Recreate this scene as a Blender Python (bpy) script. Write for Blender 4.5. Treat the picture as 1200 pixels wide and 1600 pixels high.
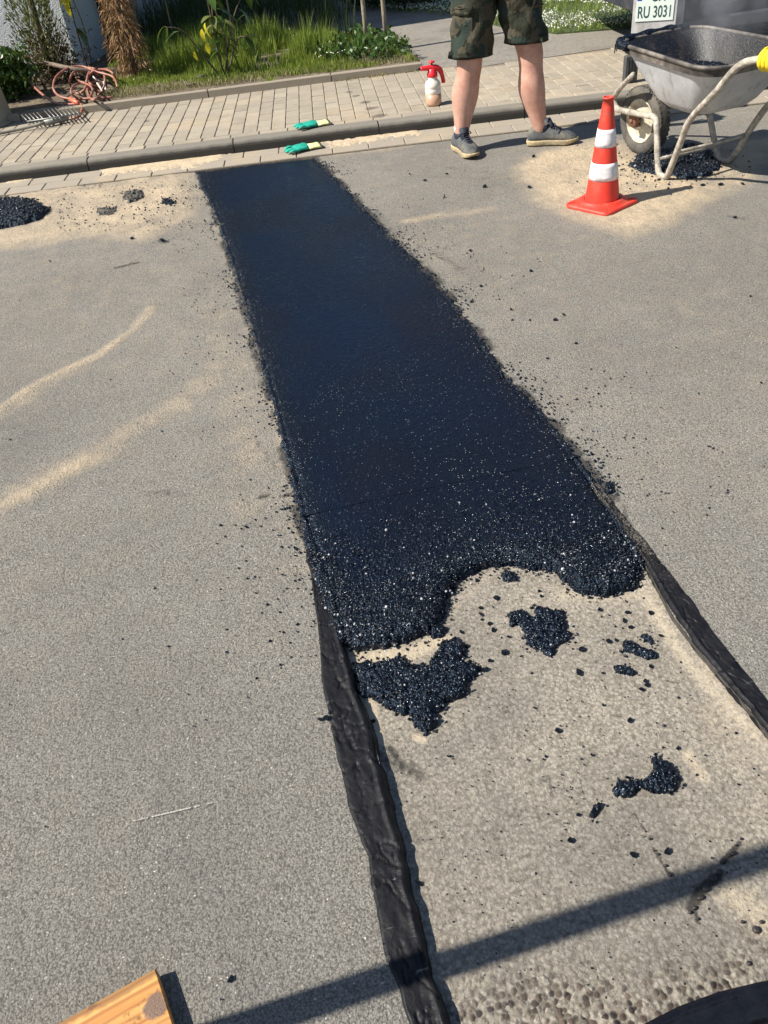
import bpy, math, random
import numpy as np
from mathutils import Vector, Matrix, Euler
for o in list(bpy.data.objects): bpy.data.objects.remove(o)
SC = bpy.context.scene; COL = SC.collection
PI = math.pi
# ---------------------------------------------------------------- camera
CH, PITCH, ROLL, YAW, FPX = 1.5, math.radians(38), math.radians(7), math.radians(8.5), 1300.0
FW = Vector((math.sin(YAW)*math.cos(PITCH), math.cos(YAW)*math.cos(PITCH), -math.sin(PITCH)))
R0 = Vector((math.cos(YAW), -math.sin(YAW), 0)); U0 = R0.cross(FW)
RT = R0*math.cos(ROLL)-U0*math.sin(ROLL); UP = U0*math.cos(ROLL)+R0*math.sin(ROLL)
cd = bpy.data.cameras.new('camera'); cam = bpy.data.objects.new('camera', cd); COL.objects.link(cam)
cam.matrix_world = Matrix(((RT.x, UP.x, -FW.x, 0), (RT.y, UP.y, -FW.y, 0), (RT.z, UP.z, -FW.z, CH), (0, 0, 0, 1)))
cd.sensor_fit = 'VERTICAL'; cd.sensor_height = 24; cd.lens = FPX/1600*24
cd.clip_start = .05; cd.clip_end = 2000; SC.camera = cam
# ---------------------------------------------------------------- light
SUN_EL, SUN_AZ = math.radians(46), math.radians(2.5)
w = bpy.data.worlds.new('World'); SC.world = w; w.use_nodes = True
wn = w.node_tree.nodes; sky = wn.new('ShaderNodeTexSky'); sky.sky_type = 'NISHITA'; sky.sun_disc = False
sky.sun_elevation = SUN_EL; sky.sun_rotation = math.radians(270)-SUN_AZ
sky.air_density = 1.0; sky.dust_density = .6; sky.ozone_density = 2.0
bg = wn['Background']; bg.inputs[1].default_value = .068
w.node_tree.links.new(sky.outputs[0], bg.inputs[0])
sl = bpy.data.lights.new('sun', 'SUN'); sl.energy = 5.0; sl.angle = math.radians(.55); sl.color = (1, .94, .84)
so = bpy.data.objects.new('sun', sl); COL.objects.link(so)
so.rotation_euler = Vector((math.cos(SUN_EL)*math.cos(SUN_AZ), math.cos(SUN_EL)*math.sin(SUN_AZ), -math.sin(SUN_EL))).to_track_quat('-Z', 'Y').to_euler()
so.location = (-6, 0, 8)
vs = SC.view_settings; vs.view_transform = 'Standard'; vs.look = 'None'; vs.exposure = 0.74; vs.gamma = 1; vs.use_curve_mapping = False

# ---------------------------------------------------------------- helpers
def G(px, py, z=0.0):
    """point of the place, on the level z, measured from the photograph"""
    d = FW + RT*((px-600)/FPX) - UP*((py-800)/FPX)
    t = (z-CH)/d.z
    return Vector((d.x*t, d.y*t, z))
def tag(o, label=None, cat=None, group=None, kind=None):
    if label: o['label'] = label
    if cat: o['category'] = cat
    if group: o['group'] = group
    if kind: o['kind'] = kind
    return o
def thing(name, label, cat, loc=(0, 0, 0), rz=0, group=None):
    o = bpy.data.objects.new(name, None); COL.objects.link(o); o.location = loc; o.rotation_euler = (0, 0, rz)
    o.empty_display_size = .1
    return tag(o, label, cat, group)
def link(name, me, mat=None, parent=None, smooth=True):
    o = bpy.data.objects.new(name, me); COL.objects.link(o)
    if mat and not me.materials: me.materials.append(mat)
    if smooth is not None: me.polygons.foreach_set('use_smooth', [smooth]*len(me.polygons))
    if parent: o.parent = parent
    return o
class MB:
    def __init__(s): s.v = []; s.f = []
    def add(s, v, f):
        n = len(s.v); s.v += [tuple(p) for p in v]; s.f += [tuple(i+n for i in q) for q in f]; return s
    def box(s, c, d, rz=0, bev=0, rot=None):
        hx, hy, hz = d[0]/2, d[1]/2, d[2]/2; b = min(bev, hx*.9, hy*.9, hz*.9)
        M = rot if rot else Matrix.Rotation(rz, 3, 'Z'); c = Vector(c)
        def ring(z, i): return [(-hx+i, -hy+i, z), (hx-i, -hy+i, z), (hx-i, hy-i, z), (-hx+i, hy-i, z)]
        if b > 0: L = [ring(-hz, b), ring(-hz+b, 0), ring(hz-b, 0), ring(hz, b)]
        else: L = [ring(-hz, 0), ring(hz, 0)]
        v = [c+M @ Vector(p) for r in L for p in r]; f = [(3, 2, 1, 0)]
        for k in range(len(L)-1):
            for i in range(4): j = (i+1) % 4; f.append((k*4+i, k*4+j, k*4+4+j, k*4+4+i))
        n = len(L)*4; f.append((n-4, n-3, n-2, n-1)); return s.add(v, f)
    def rings(s, L, cap0=True, cap1=True):
        n = len(L[0]); v = [p for r in L for p in r]; f = []
        for k in range(len(L)-1):
            for i in range(n): j = (i+1) % n; f.append((k*n+i, k*n+j, k*n+n+j, k*n+n+i))
        if cap0: f.append(tuple(range(n))[::-1])
        if cap1: f.append(tuple(range((len(L)-1)*n, len(L)*n)))
        return s.add(v, f)
    def lathe(s, prof, n=32, c=(0, 0, 0), rot=None, sx=1, sy=1, caps=(True, True)):
        c = Vector(c); L = []
        for r, z in prof:
            R = []
            for i in range(n):
                a = 2*PI*i/n; p = Vector((r*math.cos(a)*sx, r*math.sin(a)*sy, z))
                R.append(c+(rot @ p if rot else p))
            L.append(R)
        return s.rings(L, *caps)
    def tube(s, pts, r, n=8, sub=6, closed=False, caps=True):
        P = smooth_path(pts, sub, closed) if sub > 1 else [Vector(p) for p in pts]
        m = len(P); L = []; up = None
        for i, p in enumerate(P):
            a = P[(i-1) % m] if (closed or i > 0) else p; b = P[(i+1) % m] if (closed or i < m-1) else p
            t = (b-a).normalized() if (b-a).length > 1e-9 else Vector((0, 0, 1))
            if up is None: up = t.orthogonal().normalized()
            up = (up-t*up.dot(t)); up = up.normalized() if up.length > 1e-6 else t.orthogonal().normalized()
            q = t.cross(up); rr = r(i/(m-1)) if callable(r) else r
            L.append([p+up*rr*math.cos(2*PI*k/n)+q*rr*math.sin(2*PI*k/n) for k in range(n)])
        if closed: L.append(L[0]); return s.rings(L, False, False)
        return s.rings(L, caps, caps)
    def mesh(s, name):
        me = bpy.data.meshes.new(name); me.from_pydata(s.v, [], s.f); me.update(); return me
    def build(s, name, mat=None, parent=None, smooth=True): return link(name, s.mesh(name), mat, parent, smooth)
def smooth_path(pts, sub=6, closed=False):
    P = [Vector(p) for p in pts]; n = len(P); out = []
    rng = range(n) if closed else range(n-1)
    for i in rng:
        p0 = P[(i-1) % n] if closed or i > 0 else P[0]*2-P[1]
        p1 = P[i]; p2 = P[(i+1) % n]; p3 = P[(i+2) % n] if closed or i < n-2 else P[-1]*2-P[-2]
        for k in range(sub):
            t = k/sub
            out.append(.5*((2*p1)+(p2-p0)*t+(2*p0-5*p1+4*p2-p3)*t*t+(3*p1-p0-3*p2+p3)*t**3))
    if not closed: out.append(P[-1])
    return out
def fast_mesh(name, V, F, mat=None, parent=None, smooth=True, attrs=None):
    """V (n,3), F (m,k) numpy"""
    me = bpy.data.meshes.new(name); V = np.asarray(V, np.float32); F = np.asarray(F, np.int32); k = F.shape[1]
    me.vertices.add(len(V)); me.vertices.foreach_set('co', V.ravel())
    me.loops.add(F.size); me.loops.foreach_set('vertex_index', F.ravel())
    me.polygons.add(len(F)); me.polygons.foreach_set('loop_start', np.arange(0, F.size, k, dtype=np.int32))
    me.polygons.foreach_set('loop_total', np.full(len(F), k, np.int32))
    me.update(calc_edges=True)
    for n_, a in (attrs or {}).items():
        at = me.attributes.new(n_, 'FLOAT', 'POINT'); at.data.foreach_set('value', np.asarray(a, np.float32).ravel())
    return link(name, me, mat, parent, smooth)
# numpy noise ---------------------------------------------------------------
_T = np.random.RandomState(7).rand(4, 256, 256)
def vnoise(x, y, sc, k=0):
    x = np.asarray(x)/sc+37.3*k; y = np.asarray(y)/sc+11.7*k; xi = np.floor(x).astype(int); yi = np.floor(y).astype(int)
    fx = x-xi; fy = y-yi; fx = fx*fx*(3-2*fx); fy = fy*fy*(3-2*fy); T = _T[k % 4]
    a = T[xi % 256, yi % 256]; b = T[(xi+1) % 256, yi % 256]; c = T[xi % 256, (yi+1) % 256]; d = T[(xi+1) % 256, (yi+1) % 256]
    return (a*(1-fx)+b*fx)*(1-fy)+(c*(1-fx)+d*fx)*fy
def fbm(x, y, sc, k=0, o=3):
    s = 0; w_ = 1; t = 0
    for i in range(o): s = s+w_*vnoise(x, y, sc/2**i, k+i); t += w_; w_ *= .5
    return s/t
def domes(x, y, cell, k=0, fill=1.0):
    """height field of packed rounded stones, 0..1 of a cell"""
    xi = np.floor(x/cell).astype(int); yi = np.floor(y/cell).astype(int); H = np.zeros_like(x)
    for dx in (-1, 0, 1):
        for dy in (-1, 0, 1):
            a = (xi+dx) % 256; b = (yi+dy) % 256
            jx = (xi+dx+.15+.7*_T[0][a, b])*cell; jy = (yi+dy+.15+.7*_T[1][a, b])*cell
            r = cell*(.42+.42*_T[2][a, b]); asp = .8+.4*_T[3][a, b]
            d2 = ((x-jx)**2*asp+(y-jy)**2/asp)/r**2
            h = np.sqrt(np.clip(1-d2, 0, 1))*(r/cell)+(_T[3][b, a]-.5)*.5*(d2 < 1)
            h = np.where(_T[2][b, a] < fill, h, 0); H = np.maximum(H, h)
    return H
def pdist(px, py, poly):
    """signed distance to polygon, positive inside"""
    P = np.array([(p[0], p[1]) for p in poly]); n = len(P); D = np.full(px.shape, 1e9); ins = np.zeros(px.shape, bool)
    for i in range(n):
        a = P[i]; b = P[(i+1) % n]; e = b-a; L = max(e@e, 1e-12)
        t = np.clip(((px-a[0])*e[0]+(py-a[1])*e[1])/L, 0, 1)
        D = np.minimum(D, np.hypot(px-a[0]-t*e[0], py-a[1]-t*e[1]))
        c = (a[1] > py) != (b[1] > py)
        with np.errstate(divide='ignore', invalid='ignore'):
            xx = a[0]+(py-a[1])*e[0]/(e[1] if e[1] != 0 else 1e-12)
        ins ^= c & (px < xx)
    return np.where(ins, D, -D)
def sdline(px, py, pts):
    D = np.full(px.shape, 1e9)
    for a, b in zip(pts[:-1], pts[1:]):
        ex, ey = b[0]-a[0], b[1]-a[1]; L = ex*ex+ey*ey+1e-12
        t = np.clip(((px-a[0])*ex+(py-a[1])*ey)/L, 0, 1); D = np.minimum(D, np.hypot(px-a[0]-t*ex, py-a[1]-t*ey))
    return D
def sstep(a, b, x): t = np.clip((x-a)/(b-a), 0, 1); return t*t*(3-2*t)
def grid_faces(nx, ny, keep=None):
    i = np.arange(nx-1)[None, :]+np.arange(ny-1)[:, None]*nx
    F = np.stack([i, i+1, i+1+nx, i+nx], -1).reshape(-1, 4)
    return F if keep is None else F[keep.reshape(-1)]
def compact(V, F, A):
    u, inv = np.unique(F, return_inverse=True)
    return V[u], inv.reshape(F.shape), {k: a.ravel()[u] for k, a in A.items()}

# ---------------------------------------------------------------- materials
def newmat(name):
    m = bpy.data.materials.new(name); m.use_nodes = True; nt = m.node_tree; nt.nodes.clear()
    o = nt.nodes.new('ShaderNodeOutputMaterial'); b = nt.nodes.new('ShaderNodeBsdfPrincipled'); nt.links.new(b.outputs[0], o.inputs[0])
    return m, NT(nt, b)
class NT:
    def __init__(s, nt, b): s.nt = nt; s.b = b
    def n(s, t, **k):
        nd = s.nt.nodes.new('ShaderNode'+t)
        for a, v in k.items(): setattr(nd, a, v)
        return nd
    def put(s, sock, v):
        if isinstance(v, bpy.types.NodeSocket): s.nt.links.new(v, sock)
        else:
            if sock.type == 'RGBA' and len(v) == 3: v = (*v, 1)
            sock.default_value = v
    def co(s, obj=True):
        return s.n('TexCoord').outputs['Object'] if obj else s.n('NewGeometry').outputs['Position']
    def noise(s, sc, det=3, rough=.55, vec=None, out=0, dist=0):
        nd = s.n('TexNoise'); nd.inputs['Scale'].default_value = sc; nd.inputs['Detail'].default_value = det
        nd.inputs['Roughness'].default_value = rough; nd.inputs['Distortion'].default_value = dist
        s.put(nd.inputs['Vector'], vec if vec is not None else s.co()); return nd.outputs[out]
    def vor(s, sc, feat='F1', vec=None, out='Distance'):
        nd = s.n('TexVoronoi', feature=feat); nd.inputs['Scale'].default_value = sc
        s.put(nd.inputs['Vector'], vec if vec is not None else s.co()); return nd.outputs[out]
    def m(s, op, a, b=0.0, c=0.0):
        nd = s.n('Math', operation=op); s.put(nd.inputs[0], a); s.put(nd.inputs[1], b); s.put(nd.inputs[2], c); return nd.outputs[0]
    def rng(s, v, a, b, c=0.0, d=1.0):
        nd = s.n('MapRange'); nd.clamp = True; s.put(nd.inputs[0], v)
        for i, q in enumerate((a, b, c, d)): s.put(nd.inputs[i+1], q)
        return nd.outputs[0]
    def mix(s, f, a, b, bt='MIX'):
        nd = s.n('Mix', data_type='RGBA', blend_type=bt); s.put(nd.inputs[0], f); s.put(nd.inputs[6], a); s.put(nd.inputs[7], b); return nd.outputs[2]
    def attr(s, name): return s.n('Attribute', attribute_name=name).outputs['Fac']
    def rnd(s): return s.n('ObjectInfo').outputs['Random']
    def bump(s, h, st=.5, d=.01, nrm=None):
        nd = s.n('Bump'); nd.inputs['Strength'].default_value = st; nd.inputs['Distance'].default_value = d; s.put(nd.inputs['Height'], h)
        if nrm is not None: s.put(nd.inputs['Normal'], nrm)
        return nd.outputs[0]
    def sep(s, v): nd = s.n('SeparateXYZ'); s.put(nd.inputs[0], v); return nd.outputs
    def mapping(s, sc=(1, 1, 1), rot=(0, 0, 0), vec=None):
        nd = s.n('Mapping'); nd.inputs['Scale'].default_value = sc; nd.inputs['Rotation'].default_value = rot
        s.put(nd.inputs[0], vec if vec is not None else s.co()); return nd.outputs[0]
    def set(s, col=None, rough=None, spec=None, nrm=None, metal=None, coat=None, coatr=None, trans=None, sss=None):
        for k, v in (('Base Color', col), ('Roughness', rough), ('Specular IOR Level', spec), ('Normal', nrm), ('Metallic', metal), ('Coat Weight', coat), ('Coat Roughness', coatr), ('Transmission Weight', trans), ('Subsurface Weight', sss)):
            if v is not None: s.put(s.b.inputs[k], v)
def simple(name, col, rough=.6, var=.25, sc=30, bump=.2, bd=.002, metal=0, spec=.5, dirt=None, dirtsc=6, dirtamt=.5, coat=0):
    m, n = newmat(name); a = n.noise(sc, 4)
    c = n.mix(n.rng(a, .3, .7), tuple(v*(1-var) for v in col), tuple(min(1, v*(1+var)) for v in col))
    if dirt: c = n.mix(n.m('MULTIPLY', n.rng(n.noise(dirtsc, 5, .65), .48, .62), dirtamt), c, dirt)
    n.set(c, rough, spec, n.bump(n.noise(sc*2.2, 4), bump, bd), metal, coat); return m

SAND = (.52, .415, .285)
def mat_road():
    m, n = newmat('road_asphalt'); P = n.co()
    big = n.noise(.55, 4, .6, P); mid = n.noise(5, 4, .6, P)
    base = n.mix(n.rng(big, .35, .65), (.255, .245, .222), (.360, .340, .300))
    base = n.mix(n.rng(mid, .3, .7), n.mix(.5, base, (.215, .198, .170)), base)
    st = n.n('TexVoronoi', feature='F1'); st.inputs['Scale'].default_value = 240; n.put(st.inputs['Vector'], n.mix(.010, P, n.noise(95, 3, .7, P, 1)))
    cv = n.sep(st.outputs['Color'])[0]; d = st.outputs['Distance']
    stone = n.mix(n.rng(cv, 0, 1), n.mix(.5, base, (.12, .11, .095)), n.mix(.35, base, (.52, .48, .40)))
    c = n.mix(.55, base, stone); wp = n.noise(1.3, 6, .7, n.mapping((1, .7, 1), (0, 0, .5), P)); c = n.mix(n.rng(wp, .50, .72, 0, .38), c, (.13, .122, .11)); c = n.mix(n.rng(n.noise(3.4, 5, .7, P), .56, .75, 0, .35), c, (.42, .38, .31))
    c = n.mix(n.m('MULTIPLY', n.rng(d, .42, .75), .7), c, (.06, .055, .048))
    c = n.mix(n.m('MULTIPLY', n.m('GREATER_THAN', n.sep(st.outputs['Color'])[1], .988), n.rng(d, .5, .2)), c, (.66, .64, .58))
    # large pits with sand and dark pores
    pit = n.rng(n.noise(110, 3, .65, P), .53, .66)
    c = n.mix(n.m('MULTIPLY', pit, .62), c, (.085, .078, .066))
    sd = n.attr('sand'); grain = n.noise(140, 3, .7, P); cl = n.noise(9, 5, .65, P)
    mk = n.rng(n.m('ADD', sd, n.m('ADD', n.m('MULTIPLY', n.m('SUBTRACT', grain, .5), 1.5), n.m('MULTIPLY', n.m('SUBTRACT', cl, .5), .9))), .18, 1.05)
    sc_ = n.mix(n.noise(300, 2, .5, P), tuple(v*.72 for v in SAND), tuple(min(1, v*1.22) for v in SAND))
    c = n.mix(n.m('MULTIPLY', mk, .95), c, sc_)
    dk = n.attr('dark'); dm = n.rng(n.m('ADD', dk, n.m('ADD', n.m('MULTIPLY', n.m('SUBTRACT', n.noise(60, 4, .7, P), .5), 1.2), n.m('MULTIPLY', n.m('SUBTRACT', n.noise(11, 4, .6, P), .5), .5))), .35, .85)
    c = n.mix(n.m('MULTIPLY', dm, .85), c, (.030, .028, .027))
    h = n.m('ADD', n.m('MULTIPLY', n.m('SUBTRACT', 1, n.rng(d, .1, .8)), .30), n.m('ADD', n.m('MULTIPLY', n.noise(120, 5, .75, P), 2.0), n.m('MULTIPLY', n.noise(18, 3, .6, P), .4)))
    h2 = n.m('ADD', n.m('MULTIPLY', h, n.rng(mk, 0, 1, 1, .35)), n.m('ADD', n.m('MULTIPLY', n.noise(260, 2, .6, P), .35), n.m('MULTIPLY', mk, n.m('MULTIPLY', n.noise(32, 5, .7, P), 4.5))))
    n.set(c, n.rng(mid, .3, .7, .72, .9), .35, n.bump(h2, .85, .0045)); return m
def mat_trench():
    m, n = newmat('milled_base'); P = n.co(); ro = n.attr('rough')
    big = n.noise(2.2, 5, .62, P)
    base = n.mix(n.rng(big, .32, .68), (.255, .236, .205), (.44, .395, .325))
    vv = n.n('TexVoronoi', feature='F1'); vv.inputs['Scale'].default_value = 130; n.put(vv.inputs['Vector'], n.mix(.012, P, n.noise(40, 2, .5, P, 1)))
    d = vv.outputs['Distance']; cs = n.sep(vv.outputs['Color'])
    c = n.mix(n.m('MULTIPLY', n.rng(d, .3, .75), .55), base, (.10, .085, .065))
    c = n.mix(n.m('MULTIPLY', n.rng(cs[0], .72, .9), n.rng(d, .6, .2, 0, .6)), c, (.115, .098, .08))
    c = n.mix(n.rng(n.noise(95, 4, .7, P), .50, .64, 0, .7), c, (.11, .094, .073))
    vr = n.n('TexVoronoi', feature='F1'); vr.inputs['Scale'].default_value = 85; n.put(vr.inputs['Vector'], P)
    rr = n.m('MULTIPLY', ro, n.m('MULTIPLY', n.rng(vr.outputs['Distance'], .72, .42), n.m('GREATER_THAN', n.sep(vr.outputs['Color'])[0], .45)))
    c = n.mix(rr, c, n.mix(n.sep(vr.outputs['Color'])[1], (.028, .024, .024), (.12, .09, .07)))
    sd = n.attr('sand'); mk = n.rng(n.m('ADD', sd, n.m('MULTIPLY', n.m('SUBTRACT', n.noise(110, 4, .7, P), .5), 1.1)), .3, .8)
    c = n.mix(n.m('MULTIPLY', mk, .9), c, n.mix(n.noise(300, 2, .5, P), (.40, .33, .235), (.60, .51, .38)))
    dk = n.attr('dark'); dm = n.rng(n.m('ADD', dk, n.m('MULTIPLY', n.m('SUBTRACT', n.noise(60, 4, .7, P), .5), 1.3)), .35, .9)
    c = n.mix(n.m('MULTIPLY', dm, .85), c, (.028, .026, .025))
    h = n.m('ADD', n.m('MULTIPLY', n.rng(d, .1, .7, 1, 0), .18), n.m('ADD', n.m('MULTIPLY', n.noise(125, 5, .75, P), 2.0), n.m('MULTIPLY', n.noise(30, 3, .6, P), .5)))
    h = n.m('ADD', h, n.m('MULTIPLY', ro, n.m('MULTIPLY', n.rng(vr.outputs['Distance'], .1, .6, 1, 0), 1.4)))
    n.set(c, .86, .3, n.bump(h, .8, .0038)); return m
def mat_fresh(name='fresh_asphalt', fine=1.0, stones=False):
    m, n = newmat(name); P = n.co(); far = n.attr('packed')
    v = n.n('TexVoronoi', feature='F1'); v.inputs['Scale'].default_value = 210; n.put(v.inputs['Vector'], P); cs = n.sep(v.outputs['Color'])
    c = n.mix(cs[0], (.0012, .0018, .0040), (.0045, .0060, .0105))
    v2 = n.n('TexVoronoi', feature='F1'); v2.inputs['Scale'].default_value = 290; n.put(v2.inputs['Vector'], P); c2 = n.sep(v2.outputs['Color'])
    gate = n.m('ADD', n.rng(n.noise(2.2, 4, .65, P), .35, .65, .0, .028), n.rng(far, 0, 1, .026, .0)); gate = n.m('SUBTRACT', .993, gate)
    sp = n.m('MULTIPLY', n.m('GREATER_THAN', c2[1], gate), n.rng(v2.outputs['Distance'], .5, .3))
    c = n.mix(n.m('MULTIPLY', sp, n.rng(c2[2], 0, 1, .25, .95)), c, (.50, .50, .52))  # pale specks: light stones and painted sun glints
    c = n.mix(n.m('MULTIPLY', n.rng(n.noise(.9, 2, .5, P), .35, .6), far), c, (.0014, .0045, .014))  # navy patches paint the sky's reflection into the packed surface
    c = n.mix(n.m('MULTIPLY', n.rng(n.noise(1.7, 4, .6, n.mapping((1, .5, 1), (0, 0, .3), P)), .48, .70), far), c, (.0055, .0035, .0045))  # purplish patches vary the painted sky reflection
    du = n.attr('dust'); dm = n.rng(n.m('ADD', du, n.m('MULTIPLY', n.m('SUBTRACT', n.noise(120, 4, .7, P), .5), 1.2)), .4, 1.0)
    c = n.mix(n.m('MULTIPLY', dm, .8), c, (.26, .22, .165))
    h = n.m('ADD', n.rng(v.outputs['Distance'], 0, .7, 1, 0), n.m('MULTIPLY', n.noise(420, 2, .6, P), .5))
    h = n.m('ADD', h, n.m('MULTIPLY', n.noise(34, 4, .7, n.mapping((1, .35, 1), (0, 0, 0), P)), .9))
    bn = n.n('Bump'); n.put(bn.inputs['Strength'], n.rng(far, 0, 1, .7, .34)); bn.inputs['Distance'].default_value = .003; n.put(bn.inputs['Height'], h)
    n.set(c, n.m('ADD', n.m('ADD', n.rng(n.noise(160, 2, .5, P), .3, .7, .20, .40), n.rng(n.noise(3.1, 4, .65, n.mapping((1, .4, 1), (0, 0, .2), P)), .35, .65, 0, .16)), n.m('MULTIPLY', far, -.02)), .40, bn.outputs[0]); n.b.inputs['Specular Tint'].default_value = (.50, .72, 1, 1)
    if stones:
        g_ = n.n('NewGeometry').outputs['Random Per Island']; n.set(n.mix(n.rng(g_, .968, .975), c, (.42, .42, .43)), n.rng(g_, 0, .9, .10, .42), .6); n.b.inputs['Specular Tint'].default_value = (.8, .9, 1, 1)  # a few stones coloured whitish as painted sun glints
    return m
def mat_tape():
    m, n = newmat('bitumen_tape'); P = n.co()
    c = n.mix(n.rng(n.noise(22, 5, .65, P), .35, .65), (.005, .005, .007), (.014, .014, .016))
    du = n.attr('dust'); g = n.noise(230, 3, .75, P)
    c = n.mix(n.rng(n.m('ADD', g, n.m('MULTIPLY', n.m('ADD', du, n.m('MULTIPLY', n.m('SUBTRACT', n.noise(14, 4, .6, P), .5), .8)), .30)), .76, .90, 0, .6), c, (.24, .215, .175))
    scr = n.noise(60, 3, .6, n.mapping((.12, 1, 1), (0, 0, .75), P))
    c = n.mix(n.rng(scr, .71, .73, 0, .35), c, (.25, .24, .22))
    h = n.m('ADD', n.m('MULTIPLY', n.noise(32, 4, .6, P, 0, 1.2), 1.0), n.m('MULTIPLY', n.noise(240, 3, .6, P), .25))
    n.set(c, n.rng(n.noise(45, 3, .6, P), .3, .7, .42, .64), .22, n.bump(h, .6, .004)); return m
def mat_stone(name, c0, c1, c2, joint=False, bd=.003, dirt=True):
    m, n = newmat(name); P = n.co(False); r = n.rnd()
    c = n.mix(r, c0, c1); c = n.mix(n.rng(n.noise(7, 4, .6, P), .3, .7), c, c2)
    c = n.mix(n.rng(n.noise(170, 3, .7, P), .45, .75, 0, .5), c, tuple(v*.45 for v in c0))
    if name.startswith('kerb'): c = n.mix(n.rng(n.m('ADD', n.sep(P)[2], n.m('MULTIPLY', n.noise(12, 4, .6, P), .02)), .068, .092, .93, 0), c, (.030, .028, .026))  # kerb front painted darker below its top edge, standing in for shade
    if dirt: c = n.mix(n.rng(n.noise(2.3, 5, .65, P), .52, .75, 0, .65), c, (.43, .335, .215))
    if name.startswith('paver'):
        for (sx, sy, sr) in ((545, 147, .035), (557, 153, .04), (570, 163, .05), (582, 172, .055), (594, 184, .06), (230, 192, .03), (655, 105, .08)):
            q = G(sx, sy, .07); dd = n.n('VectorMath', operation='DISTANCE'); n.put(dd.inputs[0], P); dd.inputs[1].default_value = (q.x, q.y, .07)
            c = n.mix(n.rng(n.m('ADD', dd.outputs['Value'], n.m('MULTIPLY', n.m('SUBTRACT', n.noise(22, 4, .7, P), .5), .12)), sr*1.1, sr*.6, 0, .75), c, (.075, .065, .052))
        c = n.mix(n.rng(n.noise(5, 5, .7, P), .55, .7, 0, .45), c, (.20, .165, .12))
    n.set(c, .88, .3, n.bump(n.noise(150, 4, .65, P), .6, bd)); return m
def leafmat(name, c0, c1, rough=.5, trans=.25):
    m, n = newmat(name)
    r = n.n('NewGeometry').outputs['Random Per Island']
    c = n.mix(r, c0, c1); n.set(c, rough, .35)
    t = n.n('BsdfTranslucent'); n.put(t.inputs[0], n.mix(.3, c, (.25, .3, .03)))
    mx = n.n('MixShader'); mx.inputs[0].default_value = trans; n.nt.links.new(n.b.outputs[0], mx.inputs[1]); n.nt.links.new(t.outputs[0], mx.inputs[2])
    out = [x for x in n.nt.nodes if x.type == 'OUTPUT_MATERIAL'][0]; n.nt.links.new(mx.outputs[0], out.inputs[0]); return m
M = {}
M['road'] = mat_road(); M['trench'] = mat_trench(); M['fresh'] = mat_fresh(); M['stones'] = mat_fresh('coated_stones', 1.0, True); M['tape'] = mat_tape()
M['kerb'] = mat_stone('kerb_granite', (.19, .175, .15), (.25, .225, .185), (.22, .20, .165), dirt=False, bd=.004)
M['paver'] = mat_stone('paver_concrete', (.265, .232, .185), (.43, .37, .285), (.345, .30, .235))
M['gutter'] = mat_stone('gutter_concrete', (.30, .265, .215), (.34, .30, .24), (.33, .285, .225))
M['edging'] = mat_stone('edging_concrete', (.29, .25, .195), (.33, .285, .22), (.30, .26, .20))
M['joint'] = simple('joint_sand', (.21, .175, .13), .95, .3, 60, .5, .004)
M['soil'] = simple('garden_soil', (.115, .088, .058), .95, .45, 14, .9, .02, dirt=(.20, .165, .11), dirtsc=5)
M['path'] = simple('path_asphalt', (.215, .195, .165), .9, .25, 40, .6, .004, dirt=(.13, .115, .095), dirtsc=3)

# ---------------------------------------------------------------- road, trench
kerb_pts = [(x, 6.135-.1386*x-.0061*x*x) for x in (-9, -7, -5, -3.5, -2, -1, 0, 1, 2, 3, 4, 5, 6.5, 8.5)]
KP = smooth_path([(x, y, 0) for x, y in kerb_pts], 40)
KS = [0.0]
for a, b in zip(KP[:-1], KP[1:]): KS.append(KS[-1]+(b-a).length)
KSa = np.array(KS); KPa = np.array([tuple(p) for p in KP])
def kp(s, off=0.0, z=0.0):
    """point at arc length s along the kerb foot, off metres behind it"""
    x = np.interp(s, KSa, KPa[:, 0]); y = np.interp(s, KSa, KPa[:, 1])
    x2 = np.interp(s+.12, KSa, KPa[:, 0]); y2 = np.interp(s+.12, KSa, KPa[:, 1]); x1 = np.interp(s-.12, KSa, KPa[:, 0]); y1 = np.interp(s-.12, KSa, KPa[:, 1])
    t = Vector((x2-x1, y2-y1, 0)).normalized(); nrm = Vector((-t.y, t.x, 0))
    return Vector((x, y, z))+nrm*off, math.atan2(t.y, t.x)
def s_at(x): return float(np.interp(x, KPa[:, 0], KSa))

def gp(L, z=0.0): return [G(a, b, z) for a, b in L]
TD = -.022
left_edge = gp([(310, 270), (335, 330), (365, 420), (385, 490), (405, 560), (430, 640), (455, 740), (470, 810), (490, 900)])
tapeL_out = gp([(478, 860), (485, 900), (497, 985), (506, 1080), (530, 1190), (545, 1260), (573, 1340), (590, 1420), (606, 1500), (640, 1600)])
tapeL_in = gp([(492, 860), (508, 900), (536, 1000), (562, 1080), (588, 1150), (603, 1210), (623, 1290), (641, 1370), (660, 1450), (680, 1530), (702, 1600)], 0)
right_edge = gp([(490, 248), (530, 285), (580, 340), (640, 400), (690, 450), (750, 530), (790, 590), (850, 650), (880, 690), (920, 740), (960, 800), (990, 850)])
tapeR_out = gp([(935, 755), (985, 822), (1032, 878), (1080, 940), (1130, 1010), (1200, 1095), (1300, 1220)])
tapeR_in = gp([(940, 785), (1003, 880), (1047, 965), (1090, 1022), (1128, 1066), (1165, 1110), (1200, 1155), (1300, 1290)])
le = sorted([(p.y, p.x) for p in left_edge[:-1]]+[(p.y, p.x-.008) for p in tapeL_in[1:]]+[(.3, .03), (-3, .03)])
re_ = sorted([(p.y, p.x) for p in right_edge[:-1]]+[(p.y, p.x+.006) for p in tapeR_in[1:]]+[(.2, .9), (-3, .9)])
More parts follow.
